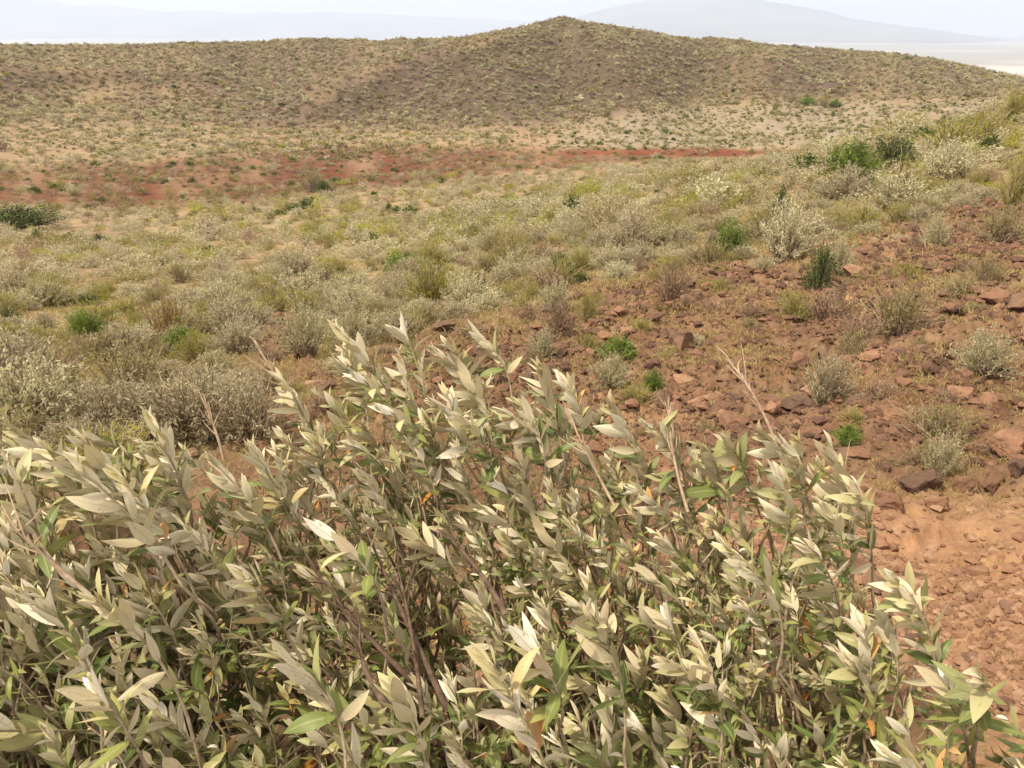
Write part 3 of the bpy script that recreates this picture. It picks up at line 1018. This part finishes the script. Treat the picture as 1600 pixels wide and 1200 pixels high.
ROCKS = [rock_arr(300 + k, 4) for k in range(10)]
ROCK_ME = [quad_mesh('rock', V, T, [M_ROCK], smooth=False, fattr={'rnd': np.full(len(T), .5)}) for V, T in ROCKS]
DARK_ME = [quad_mesh('dark_rock', V, T, [M_DARKROCK], smooth=False, fattr={'rnd': np.full(len(T), .5)}) for V, T in ROCKS]
for me in ROCK_ME + DARK_ME:
    me.polygons.foreach_set('use_smooth', np.full(len(me.polygons), False))


def place_rock(px, py, wp, hp, dark, label, group=None):
    x, y, z, s = hit(px, py)
    w = .72 * wp / F * s
    k = random.randrange(10)
    h = .75 * hp / F * s
    o = link('rock', (DARK_ME if dark else ROCK_ME)[k], loc=(x, y, z + h * .2), rot=(random.uniform(-.25, .25), random.uniform(-.25, .25), random.uniform(0, 6.28)),
             scl=(w, w, h / max(.3, np.ptp(ROCKS[k][0][:, 2])) * 1.1))
    tag(o, label, 'rock', group)


for a in [
    (1384, 790, 58, 50, 0, 'red brown block at the edge of the bare path, right of the tallest right bush'),
    (1062, 545, 48, 38, 1, 'dark grey boulder standing out on the stony slope'),
    (1086, 452, 34, 18, 1, 'flat black stone at the top of the stony slope'),
    (1436, 765, 66, 64, 1, 'largest dark brown rock at right, whitish shrub beside it'),
    (1572, 712, 66, 52, 0, 'big rusty rock near the right edge'),
    (1500, 765, 48, 32, 0, 'rounded red rock between the largest dark rock and the rusty one'),
    (1548, 770, 46, 34, 0, 'red rock below the big rusty rock'),
    (1466, 795, 40, 28, 0, 'small red rock in front of the largest dark rock'),
    (1332, 432, 40, 24, 0, 'brown rock beside the narrow dark green shrub'),
    (1334, 712, 76, 28, 0, 'long low red rock beside the fresh green tuft'),
    (1150, 632, 38, 24, 1, 'dark rock with a black shadow in the middle of the slope'),
    (1090, 628, 36, 28, 0, 'rusty stone just right of the dark leaning rock'),
    (1036, 640, 44, 40, 1, 'dark leaning rock beside the fresh green tuft'),
    (1400, 660, 50, 26, 0, 'flat red rock above the low green shrub'),
    (1590, 745, 40, 40, 1, 'dark grey rock cut by the right edge'),
    (1296, 716, 40, 30, 1, 'dark rock behind the right foreground bush'),
    (1248, 640, 60, 30, 1, 'dark flat rock under the half dead shrub'),
    (296, 714, 40, 18, 1, 'dark stone in the red gap of the left foreground'),
    (1590, 480, 60, 34, 1, 'dark outcrop at the right edge of the slope'),
    (1545, 480, 60, 24, 0, 'brown stone left of the dark outcrop'),
    (1455, 585, 50, 24, 0, 'reddish rock left of the flat topped silver shrub'),
    (1200, 645, 34, 20, 0, 'brown stone left of the dark flat rock'),
    (690, 520, 60, 24, 1, 'dark stones patch above the foreground shoots'),
    (1500, 330, 44, 18, 1, 'dark rock high on the slope under the pale scrub'),
    (1440, 500, 44, 20, 0, 'brown stone right of the wide grey olive shrub'),
]:
    place_rock(*a[:5], a[5])


def scatter_stones():
    rs = np.random.default_rng(77)
    n = 170000
    px = rs.uniform(380, 2500, n)
    py = rs.uniform(230, 1240, n)
    # uniform in photo density, thinned where the slope is bare
    u, v, w = ray(px, py)
    a = np.arctan2(u, v)
    r = np.exp(rs.uniform(math.log(2.0), math.log(26), n))
    x, y = r * np.sin(a), r * np.cos(a)
    z = ground_z(x, y)
    qx, qy = proj(x, y, z)
    red = qy - red_line(qx)
    cl = fbm(x * .9, y * .9, 191, 3)
    pth = sstep(735, 830, qy) * sstep(1000, 1150, qx)
    p = sstep(-15, 20, red) * np.clip(.5 + .9 * cl, .08, 1) * np.where(pth > .5, 1.1, 1) * np.where(qx < 600, .5, 1)
    ok = (rs.random(n) < p) & (qx > 300) & (qx < 2500) & (qy < 1300)
    x, y, z, r, qx, qy = [q[ok] for q in (x, y, z, r, qx, qy)]
    s = np.clip(rs.lognormal(math.log(.0062), .64, len(x)) * r ** .95, .005, .18)
    return x, y, z, r, s, qx, qy


sx, sy, sz, sr, ss, sqx, sqy = scatter_stones()
vis = (sqx > 0) & (sqx < 1600) & (sqy < 1200)
order = np.argsort(-np.where(vis, ss / sr, 0))
top = order[:270]
random.seed(12)
for i in top:
    k = random.randrange(10)
    dk = random.random() < .3
    o = link('rock', (DARK_ME if dk else ROCK_ME)[k], loc=(sx[i], sy[i], sz[i] + ss[i] * .06), rot=(random.uniform(-.3, .3), random.uniform(-.3, .3), random.uniform(0, 6.28)),
             scl=(ss[i],) * 2 + (ss[i] * random.uniform(.7, 1.1),))
    if dk:
        tag(o, 'dark brown stone, one of many alike scattered over the red slope', 'rock', 'dark stones scattered over the red slope')
    else:
        tag(o, 'rusty red stone, one of many alike scattered over the red slope', 'rock', 'rusty stones scattered over the red slope')


def merged_stones(idx):
    rs = np.random.default_rng(78)
    Vs, Ts, Rs, n = [], [], [], 0
    lo = [rock_arr(500 + k, 2) for k in range(8)]
    tiny = [rock_arr(520 + k, 1) for k in range(8)]
    for lst, sel in ((lo, ss[idx] / sr[idx] > .012), (tiny, ss[idx] / sr[idx] <= .012)):
        ii = idx[sel]
        vi = rs.integers(0, 8, len(ii))
        for v in range(8):
            k = ii[vi == v]
            if not len(k):
                continue
            V, T = lst[v]
            rz = rs.uniform(0, 6.28, len(k))
            c, s = np.cos(rz)[:, None], np.sin(rz)[:, None]
            S = ss[k][:, None]
            hx = rs.uniform(.6, 1.1, len(k))[:, None]
            x = (V[None, :, 0] * c - V[None, :, 1] * s) * S + sx[k][:, None]
            y = (V[None, :, 0] * s + V[None, :, 1] * c) * S + sy[k][:, None]
            z = V[None, :, 2] * S * hx + (sz[k] + ss[k] * .03)[:, None]
            Vs.append(np.stack([x, y, z], -1).reshape(-1, 3))
            Ts.append((T[None] + (np.arange(len(k)) * len(V))[:, None, None]).reshape(-1, 3) + n)
            onp = (sqy[k] > 780) & (sqx[k] > 1080)
            Rs.append(np.repeat(np.where(onp, rs.uniform(.75, 1.5, len(k)), rs.uniform(0, 1, len(k))), len(T)))
            n += len(k) * len(V)
    me = quad_mesh('gravel', np.concatenate(Vs), np.concatenate(Ts), [M_ROCK], smooth=False, fattr={'rnd': np.concatenate(Rs)})
    tag(link('gravel', me), 'red gravel and clods covering the bare slope', 'gravel', kind='stuff')


merged_stones(order[270:])
print('stones', len(sx))


# ------------------------------------------------------------------ dry grass on the slope
def dry_grass():
    rs = np.random.default_rng(61)
    n = 66000
    a = rs.uniform(-math.radians(46), math.radians(56), n)
    r = np.exp(rs.uniform(math.log(2.2), math.log(40), n))
    x, y = r * np.sin(a), r * np.cos(a)
    z = ground_z(x, y)
    qx, qy = proj(x, y, z)
    cl = fbm(x * .6, y * .6, 211, 3)
    red = qy - red_line(qx)
    pth = sstep(735, 830, qy) * sstep(1000, 1150, qx)
    p = np.where(red < 10, .6, .6) * np.clip(.45 + 1.3 * cl, 0, 1) * (1 - .9 * pth)
    ok = rs.random(n) < p
    x, y, z, r = [q[ok] for q in (x, y, z, r)]
    nb = 24
    m = len(x)
    P = np.stack([x, y, z - .01], -1)[:, None] + rs.normal(size=(m, nb, 3)) * np.array([.03, .03, 0]) * np.clip(r / 5, .6, 3)[:, None, None]
    D = rs.normal(size=(m, nb, 3)) * np.array([.55, .55, .2]) + np.array([-.15, 0, .8])
    D /= np.linalg.norm(D, axis=2)[..., None]
    P, D = P.reshape(-1, 3), D.reshape(-1, 3)
    rr = np.repeat(r, nb)
    V, Q = leaf_quads(P, D, rs.uniform(.02, .075, len(P)) * np.clip(rr / 7, .55, 1.5), .0026 * np.clip(rr / 3, .6, 6), rs)
    me = quad_mesh('dry_grass', V, Q, [M_GRASS], fattr={'rnd': np.clip(np.repeat(rs.random(m), nb) * .6 + rs.random(len(P)) * .4, 0, 1)})
    tag(link('dry_grass', me), 'thin dry grass tufts between stones and shrubs', 'grass', kind='stuff')


dry_grass()


# ------------------------------------------------------------------ foreground bushes
NT, NU = 8, 5


def leaf_patch(base, d, nrm, L, Wd, bend, fold, twist, roll):
    """curved leaf; d = direction, nrm = upper face. Returns NT*NU verts"""
    t = np.linspace(0, 1, NT)
    u = np.linspace(-1, 1, NU)
    side = np.cross(d, nrm)
    side /= np.linalg.norm(side) + 1e-9
    nrm = np.cross(side, d)
    ang = bend * t
    # arc in the plane (d, nrm)
    dx = np.cumsum(np.cos(ang)) / NT
    dz = np.cumsum(np.sin(ang)) / NT
    dx -= dx[0]
    dz -= dz[0]
    mid = base + L * (dx[:, None] * d + dz[:, None] * nrm)
    ln = -np.sin(ang)[:, None] * d + np.cos(ang)[:, None] * nrm
    wd = Wd * .5 * np.clip(np.sin(math.pi * np.clip(t, .0, 1) ** .82), 0, 1) ** .85
    wd[0] = Wd * .05
    wd[-1] = Wd * .02
    tw = twist * t
    s2 = np.cos(tw)[:, None] * side + np.sin(tw)[:, None] * ln
    n2 = -np.sin(tw)[:, None] * side + np.cos(tw)[:, None] * ln
    lift = fold * np.abs(u) - roll * u ** 2
    V = mid[:, None] + s2[:, None] * (u[None, :, None] * wd[:, None, None]) * math.cos(fold) + n2[:, None] * (lift[None, :, None] * wd[:, None, None])
    return V.reshape(-1, 3)


_i, _j = np.meshgrid(np.arange(NT - 1), np.arange(NU - 1), indexing='ij')
LEAF_Q = np.stack([_i * NU + _j, _i * NU + _j + 1, (_i + 1) * NU + _j + 1, (_i + 1) * NU + _j], -1).reshape(-1, 4)
_T = np.repeat(np.linspace(0, 1, NT), NU)
_U = np.tile(np.linspace(-1, 1, NU), NT)


def make_shoot(seed, old):
    """leafy shoot growing along +Z from its base at z=-length; wind pushes leaves towards -X. old 0..1"""
    rs = np.random.default_rng(seed)
    Ls = rs.uniform(.20, .32)
    lean = rs.uniform(-.01, .10)
    P = bez(np.array([0, 0, -Ls]), np.array([lean, rs.normal() * .015, -Ls * .5]), np.array([0, 0, 0.]), 9)
    nl = int(rs.integers(20, 30)) if old < .6 else int(rs.integers(12, 19))
    Vs, LR, AG, n = [], [], [], 0
    tone = rs.uniform(0, 1)
    for k in range(nl):
        f = k / (nl - 1)                      # 0 tip .. 1 base
        t = (1 - f ** 1.15 * (.70 if old < .6 else .80)) * 8
        i = min(int(t), 7)
        p = P[i] * (1 - (t - i)) + P[i + 1] * (t - i)
        ax = P[min(i + 1, 8)] - P[max(i - 1, 0)]
        ax /= np.linalg.norm(ax)
        phi = k * 2.4 + rs.normal() * .35
        ra = np.array([math.cos(phi), math.sin(phi), 0])
        op = math.radians(8 + 46 * f ** .8 + rs.normal() * 14 + 16 * old)
        d = ax * math.cos(op) + ra * math.sin(op)
        wind = rs.uniform(.15, 1.0) * (1 - .45 * old)
        d = d + np.array([-1, .1, .10]) * wind * (.35 + .65 * f)
        if old > .5:
            d[2] -= rs.uniform(-.1, .35) * f
        d /= np.linalg.norm(d)
        up = ax - d * (ax @ d)
        if np.linalg.norm(up) < .15:
            up = -ra
        up = up / np.linalg.norm(up) - ra * .25 + rs.normal(size=3) * .28
        flip = rs.uniform(-.4, 2.4) * (1 - .95 * old)
        up = up + np.array([-.30, .62, -.62]) * flip
        L = (.031 + .053 * min(1, f * 2.6 + .18)) * rs.uniform(.55, 1.25)
        Wd = L * rs.uniform(.21, .31)
        V = leaf_patch(p, d, up, L, Wd, rs.normal() * .55 - .40 * f + .12, rs.uniform(.08, .6) * (1.2 - .5 * f), rs.normal() * .6, rs.uniform(0, .45))
        Vs.append(V)
        lr = np.clip(tone * .45 + rs.random() * .55, 0, .95)
        if rs.random() < (.012 + .05 * old * (f > .6)):
            lr = rs.uniform(.96, 1)
        LR.append(np.full(len(V), lr))
        AG.append(np.full(len(V), np.clip((f - .25) * 1.6 + old * .7 + rs.normal() * .15, 0, 1)))
        n += 1
    V = np.concatenate(Vs)
    Q = (LEAF_Q[None] + (np.arange(n) * NT * NU)[:, None, None]).reshape(-1, 4)
    at = dict(lr=np.concatenate(LR), age=np.concatenate(AG), lu=np.tile(_U, n), lt=np.tile(_T, n))
    tw = tube(P, np.linspace(.0032, .0014, 9), 5)
    return V, Q, at, tw, Ls


NY, NO = 34, 22
SHOOT = [make_shoot(2000 + k, rs_) for k, rs_ in enumerate(list(np.linspace(0, .35, NY)) + list(np.linspace(.55, 1, NO)))]
SHOOT_ME = [(quad_mesh('leaves', V, Q, [M_LEAF], smooth=True, pattr=at), quad_mesh('twig', tw[0], tw[1], [M_TWIG], smooth=True)) for V, Q, at, tw, Ls in SHOOT]

SIL = [(-300, 640), (0, 655), (40, 690), (100, 690), (150, 660), (225, 648), (262, 690), (285, 740), (325, 745), (350, 705), (400, 690), (425, 600), (470, 580),
       (515, 520), (545, 520), (590, 560), (625, 510), (660, 545), (700, 530), (745, 520), (775, 600), (845, 580), (885, 610), (905, 665), (955, 630),
       (1000, 668), (1050, 690), (1140, 685), (1180, 700), (1205, 672), (1290, 695), (1335, 760), (1352, 800), (1360, 880), (1400, 905), (1430, 940),
       (1450, 1050), (1530, 1055), (1555, 1110), (1620, 1150), (1700, 1180)]
SILX, SILY = zip(*SIL)
HEROES = [  # photo pixel of the tip, slant distance, lean
    (528, 512, 2.02), (630, 508, 2.2), (740, 518, 2.1), (680, 545, 2.1), (845, 576, 1.98), (880, 592, 2.0), (440, 590, 1.95), (560, 590, 1.9), (600, 640, 1.85),
    (700, 620, 1.9), (720, 650, 1.8), (780, 640, 1.85), (820, 640, 1.85), (955, 632, 1.9), (1015, 664, 1.85), (1140, 690, 1.8), (1190, 676, 1.75), (1250, 690, 1.72),
    (1300, 700, 1.75), (1340, 760, 1.7), (1220, 740, 1.68), (1290, 790, 1.65), (1400, 905, 1.5), (1425, 930, 1.5), (1535, 1060, 1.4), (235, 650, 1.85), (255, 700, 1.8),
    (135, 690, 1.7), (20, 668, 1.75), (70, 700, 1.7), (190, 745, 1.65), (330, 720, 1.8), (395, 700, 1.85), (10, 720, 1.65), (130, 740, 1.62), (505, 830, 1.55),
    (390, 900, 1.5), (150, 935, 1.45), (60, 930, 1.45), (765, 1035, 1.32), (620, 1080, 1.28), (820, 1000, 1.35), (440, 1030, 1.35), (150, 1070, 1.3), (920, 960, 1.4),
    (1130, 850, 1.5), (1100, 700, 1.78), (1090, 1000, 1.38), (1260, 850, 1.55), (1040, 1030, 1.36),
]


def slant(py, px):
    return np.interp(py, [480, 620, 700, 900, 1200, 1500], [2.1, 1.92, 1.84, 1.64, 1.44, 1.32]) + .10 * fbm(np.asarray(px) / 210., np.asarray(py) / 210., 231, 2)


def bush_tips():
    rs = np.random.default_rng(17)
    tips = []
    for px, py, s in HEROES:
        tips.append((px, py, s, 0.0, 1))
    # front layer on the canopy, then lower and older layers inside
    for layer, (n, gap) in enumerate(((3200, 36), (2400, 43), (1700, 50))):
        acc = []
        for _ in range(n * 4):
            px, py = rs.uniform(-330, 1700), rs.uniform(500, 1480)
            top = np.interp(px, SILX, SILY)
            if py < top + 8 + 30 * rs.random() ** 2 + (0, 14, 40)[layer]:
                continue
            # openings where wood, litter and red earth show
            if rs.random() < (.99, .93, .85)[layer] * min(1, 1.5 * math.exp(-((px - 650 - (py - 900) * .25) / 80) ** 2 - ((py - 960) / 120) ** 2)):
                continue
            if rs.random() < .95 * math.exp(-((px - 310) / 28) ** 2 - ((py - 720) / 28) ** 2):
                continue
            if layer < 2 and rs.random() < .35 * math.exp(-((px - 860) / 90) ** 2 - ((py - 880) / 60) ** 2):
                continue
            g = gap * (1.3 if py > 1000 else 1.0)
            if any((px - a) ** 2 + (py - b) ** 2 < g * g for a, b in acc):
                continue
            acc.append((px, py))
            s = float(slant(py, px)) + abs(rs.normal()) * .10
            drop = (0, .13, .27)[layer] + rs.random() * (.05, .12, .2)[layer]
            tips.append((px, py - (0, 40, 70)[layer] * 0, s, drop, 0))
            if len(acc) > n:
                break
    out = []
    for px, py, s, drop, hero in tips:
        u, v, w = ray(px, py)
        L = math.sqrt(u * u + v * v + w * w)
        p = np.array([u, v, w]) / L * s + np.array([0, 0, EYE])
        if drop:
            # slide the hidden tip back along the view so it stays under the canopy, then lower it
            p = p + np.array([0, .06, -drop])
        out.append((p, drop, hero))
    return out


BUSHES = [
    ((-.86, 1.42), 'broad silvery leaved bush filling the left foreground', 'left'),
    ((-.52, .80), 'low greener leaved bush at the bottom left corner', 'bottom left'),
    ((-.10, 1.62), 'tall wind swept silvery bush in the centre foreground with the highest shoots', 'centre'),
    ((.06, .82), 'leafy bush at the bottom centre with bare brown stems showing', 'bottom centre'),
    ((.50, 1.30), 'tall silvery bush at right bending left in the wind', 'right'),
    ((.80, .86), 'small bush at the bottom right corner beside the bare path', 'corner'),
]
tips = bush_tips()
B = np.array([b[0] for b in BUSHES])
own = np.array([int(np.argmin(((B - t[0][:2]) ** 2).sum(1))) for t in tips])
print('shoots', len(tips), np.bincount(own))
rs = np.random.default_rng(23)


def shoot_matrix(p, drop, hero):
    lean = np.array([-.34 if hero else -.24, .05]) + rs.normal(size=2) * (.18 if hero else .32)
    if drop > .1:
        lean = rs.normal(size=2) * .38 + np.array([-.1, 0])
    z = np.array([lean[0], lean[1], 1.0])
    z /= np.linalg.norm(z)
    az = rs.uniform(-.7, .7)
    x = np.array([math.cos(az), math.sin(az), 0])
    x -= z * (x @ z)
    x /= np.linalg.norm(x)
    y = np.cross(z, x)
    k = rs.uniform(.5, .78) if (rs.random() < .5 and not hero) else rs.uniform(.74, 1.05)
    return np.stack([x, y, z], 1), k


for bi, (bxy, lab, _) in enumerate(BUSHES):
    bz = float(ground_z(np.array([bxy[0]]), np.array([bxy[1]]))[0])
    root_p = np.array([bxy[0], bxy[1], bz])
    root = link('leafy_bush', None, loc=root_p)
    root.empty_display_size = .2
    tag(root, lab, 'bush', 'silvery leaved bushes in the foreground')
    mine = [tips[i] for i in range(len(tips)) if own[i] == bi]
    # visible ones first
    scr = []
    for p, drop, hero in mine:
        qx, qy = proj(p[0], p[1], p[2])
        scr.append((0 if hero else 1) + (drop * 3) + (5 if (qx < -40 or qx > 1640 or qy > 1230) else 0))
    mine = [mine[i] for i in np.argsort(scr)]
    feet = []
    fV, fQ, fA, fn = [], [], {'lr': [], 'age': [], 'lu': [], 'lt': []}, 0
    tG = Geo()
    for si, (p, drop, hero) in enumerate(mine):
        R, k = shoot_matrix(p, drop, hero)
        if hero:
            k = rs.uniform(.9, 1.15)
        old = drop > .1
        if not old and not hero:
            qx, qy = proj(p[0], p[1], p[2])
            old = rs.random() < (.16 + .46 * float(sstep(780, 1120, qy)))
        vi = int(rs.integers(0, NY)) if not old else NY + int(rs.integers(0, NO))
        V, Q, at, tw, Ls = SHOOT[vi]
        foot = p - R[:, 2] * Ls * k
        feet.append((foot, R[:, 2]))
        if si < 100:
            M = Matrix([[*(R[0] * k), p[0] - root_p[0]], [*(R[1] * k), p[1] - root_p[1]], [*(R[2] * k), p[2] - root_p[2]], [0, 0, 0, 1]])
            sh = bpy.data.objects.new('leafy_shoot', SHOOT_ME[vi][0])
            COL.objects.link(sh)
            sh.parent = root
            sh.matrix_local = M
            t = bpy.data.objects.new('twig', SHOOT_ME[vi][1])
            COL.objects.link(t)
            t.parent = sh
        else:
            fV.append((V * k) @ R.T + p - root_p)
            fQ.append(Q + fn)
            fn += len(V)
            for a_ in fA:
                fA[a_].append(at[a_])
            tG.add((tw[0] * k) @ R.T + p - root_p, tw[1])
    if fV:
        fo = link('foliage', quad_mesh('foliage', np.concatenate(fV), np.concatenate(fQ), [M_LEAF], smooth=True, pattr={a_: np.concatenate(v) for a_, v in fA.items()}), root)
        fo['kind'] = 'stuff'
        V, Q, M_, R_ = tG.arrays()
        link('twigs', quad_mesh('twigs', V, Q, [M_TWIG], smooth=True), fo)
    # limbs: cluster the shoot feet and grow wood to them
    FT = np.array([f[0] for f in feet])
    nb = max(4, min(11, len(FT) // 11))
    cen = FT[rs.choice(len(FT), nb, replace=False)]
    for _ in range(8):
        lb = np.argmin(((FT[:, None] - cen[None]) ** 2).sum(-1), 1)
        cen = np.array([FT[lb == c].mean(0) if (lb == c).any() else cen[c] for c in range(nb)])
    for c in range(nb):
        sel = np.where(lb == c)[0]
        if not len(sel):
            continue
        g = Geo()
        node = cen[c] + np.array([0, 0, -.16])
        b0 = root_p + np.array([rs.normal() * .05, rs.normal() * .05, -.05])
        midp = b0 * .45 + node * .55 + np.array([rs.normal() * .10 + .08, rs.normal() * .08, .04])
        P = bez(b0, midp, node, 14)
        P[1:-1] += np.cumsum(rs.normal(size=(12, 3)) * .007, 0)
        rad = np.linspace(.015, .0055, 14) * rs.uniform(.8, 1.2)
        V, Q = tube(P, rad, 7)
        g.add(V, Q, 0)
        for i in sel:
            f, ax = feet[i]
            st = P[int(rs.integers(6, 14))]
            m2 = f - ax * np.linalg.norm(f - st) * .42 + rs.normal(size=3) * .03
            V, Q = tube(bez(st, m2, f, 9), np.linspace(.0052, .0030, 9), 5)
            g.add(V, Q, 1)
        # dead side twigs
        for _ in range(14):
            st = P[int(rs.integers(4, 14))]
            e = st + rs.normal(size=3) * np.array([.11, .11, .06]) + np.array([0, 0, .08])
            V, Q = tube(bez(st, (st + e) * .5 + rs.normal(size=3) * .03, e, 6), np.linspace(.003, .0010, 6), 4)
            g.add(V, Q, 2)
        V, Q, M_, R_ = g.arrays()
        link('branch', quad_mesh('branch', V - root_p, Q, [M_BARK, M_TWIG, M_DEAD], mi=M_, smooth=True), root)

    # bare dead twigs that stick out of the canopy
    def dead(px, py, s, px2, py2, name='dead_twig', r0=.0045):
        g = Geo()
        P0, P1 = [], []
        q = []
        for a_, b_ in ((px2, py2), (px, py)):
            u, v, w = ray(a_, b_)
            L = math.sqrt(u * u + v * v + w * w)
            q.append(np.array([u, v, w]) / L * s + np.array([0, 0, EYE]))
        b, t = q
        P = bez(b, (b + t) * .5 + rs.normal(size=3) * .015, t, 10)
        V, Q = tube(P, np.linspace(r0, .0014, 10), 5)
        g.add(V, Q)
        for _ in range(9):
            k = int(rs.integers(3, 9))
            d = (t - b) / np.linalg.norm(t - b)
            e = P[k] + d * rs.uniform(.03, .07) + rs.normal(size=3) * .02
            V, Q = tube(bez(P[k], (P[k] + e) / 2 + rs.normal(size=3) * .006, e, 5), np.linspace(.0022, .0009, 5), 4)
            g.add(V, Q)
        V, Q, M_, R_ = g.arrays()
        o = link(name, quad_mesh(name, V - root_p, Q, [M_DEAD if name == 'dead_twig' else M_BARK], smooth=True), root)
        o['label'] = 'bare pale dead twig' if name == 'dead_twig' else 'bare brown woody stem'
    if bi == 4:
        dead(1045, 620, 1.85, 1075, 800)
        dead(1135, 560, 1.95, 1215, 700)
        dead(1050, 655, 1.9, 1068, 760)
    if bi == 2:
        dead(395, 530, 2.0, 470, 640)
        dead(300, 590, 2.0, 350, 720)
        dead(885, 640, 1.85, 960, 790)
    if bi == 0:
        dead(15, 820, 1.55, 140, 930)
    if bi == 3:
        # thick bare stems in the opening
        for (a_, b_, c_, d_, s_, r_) in ((560, 800, 700, 1110, 1.62, .008), (690, 830, 790, 960, 1.6, .0075), (480, 870, 640, 1060, 1.68, .007), (620, 880, 660, 1120, 1.6, .006),
                                         (560, 990, 610, 1110, 1.55, .009)):
            dead(a_, b_, s_, c_, d_, 'bare_stem', r_)

# leaf litter under the bushes
def litter():
    rs = np.random.default_rng(3)
    n = 5000
    x, y = rs.uniform(-1.6, 1.15, n), rs.uniform(.3, 2.4, n)
    z = ground_z(x, y) + .006
    D = rs.normal(size=(n, 3)) * np.array([1, 1, .25])
    D /= np.linalg.norm(D, axis=1)[:, None]
    V, Q = leaf_quads(np.stack([x, y, z], -1), D, rs.uniform(.03, .075, n), rs.uniform(.008, .02, n), rs)
    tag(link('leaf_litter', quad_mesh('leaf_litter', V, Q, [M_GRASS], fattr={'rnd': rs.random(n)})), 'fallen pale leaves on the earth under the bushes', 'leaf litter', kind='stuff')


litter()

# ------------------------------------------------------------------ haze, light, sky, camera
def haze():
    import bmesh
    bm = bmesh.new()
    bmesh.ops.create_cube(bm, size=1)
    me = bpy.data.meshes.new('haze')
    bm.to_mesh(me)
    bm.free()
    z0, z1 = PLAIN + EYE - 12, 560
    o = link('haze', me, loc=(0, 0, (z0 + z1) / 2), scl=(36000, 36000, z1 - z0))
    m, nt, out = newmat('haze_air')
    v = N(nt, 'ShaderNodeVolumePrincipled')
    v.inputs['Color'].default_value = (0.66, 0.765, 1.0, 1)
    v.inputs['Density'].default_value = HAZE_D
    v.inputs['Anisotropy'].default_value = 0.1
    nt.links.new(v.outputs[0], out.inputs['Volume'])
    me.materials.append(m)
    tag(o, 'pale blue haze over the plain', 'haze', kind='stuff')


HAZE_D = 0.00017
haze()

SUN_EL, SUN_AZ = math.radians(58), math.radians(-112)      # azimuth from +Y towards +X
sd = Vector((math.sin(SUN_AZ) * math.cos(SUN_EL), math.cos(SUN_AZ) * math.cos(SUN_EL), math.sin(SUN_EL)))
L = bpy.data.lights.new('sun', 'SUN')
L.energy, L.angle, L.color = 3.5, math.radians(4), (1.0, 0.89, 0.72)
so = bpy.data.objects.new('sun', L)
COL.objects.link(so)
so.rotation_euler = sd.to_track_quat('Z', 'Y').to_euler()

w = bpy.data.worlds.new('World')
sc.world = w
w.use_nodes = True
nt = w.node_tree
bg = nt.nodes['Background']
sky = nt.nodes.new('ShaderNodeTexSky')
sky.sky_type = 'NISHITA'
sky.sun_disc = False
sky.sun_elevation = SUN_EL
sky.sun_rotation = SUN_AZ
sky.air_density, sky.dust_density, sky.ozone_density = 1.0, 3.0, 1.0
tc = N(nt, 'ShaderNodeTexCoord')
mp = N(nt, 'ShaderNodeMapping')
mp.inputs['Scale'].default_value = (1.2, 1.2, 5.0)
nt.links.new(tc.outputs['Generated'], mp.inputs[0])
nz = N(nt, 'ShaderNodeTexNoise', i_Scale=2.2, i_Detail=6.0, i_Roughness=0.55)
nt.links.new(mp.outputs[0], nz.inputs['Vector'])
cf = N(nt, 'ShaderNodeMapRange')
nt.links.new(nz.outputs['Fac'], cf.inputs[0])
cf.inputs[1].default_value, cf.inputs[2].default_value = 0.38, 0.62
cf.inputs[3].default_value, cf.inputs[4].default_value = 0.70, 0.97
sx = N(nt, 'ShaderNodeSeparateXYZ')
nt.links.new(tc.outputs['Generated'], sx.inputs[0])
cloud = ramp(nt, sx.outputs[2], [(0.0, (7.6, 7.3, 7.5)), (0.10, (7.2, 6.9, 6.9)), (0.45, (9.3, 8.5, 7.2))])
c = mixc(nt, cf.outputs[0], sky.outputs[0], cloud)
nt.links.new(c, bg.inputs[0])
bg.inputs[1].default_value = 0.10

cam = bpy.data.cameras.new('camera')
cam.lens = F / 1600 * 36
cam.sensor_width = 36
cam.clip_start, cam.clip_end = 0.05, 80000
co = bpy.data.objects.new('camera', cam)
COL.objects.link(co)
co.location = (0, 0, EYE)
co.rotation_euler = (math.pi / 2 - TH, 0, 0)
sc.camera = co

sc.view_settings.view_transform = 'Standard'
sc.view_settings.look = 'None'
sc.view_settings.exposure = 0.76
sc.view_settings.gamma = 1.0
sc.cycles.max_bounces = 8
sc.cycles.diffuse_bounces = 5
sc.cycles.glossy_bounces = 2
sc.cycles.transmission_bounces = 4
sc.cycles.volume_bounces = 1
sc.cycles.sample_clamp_indirect = 6
sc.cycles.use_denoising = True
sc.cycles.denoiser = 'OPENIMAGEDENOISE'
sc.cycles.denoising_input_passes = 'RGB_ALBEDO_NORMAL'
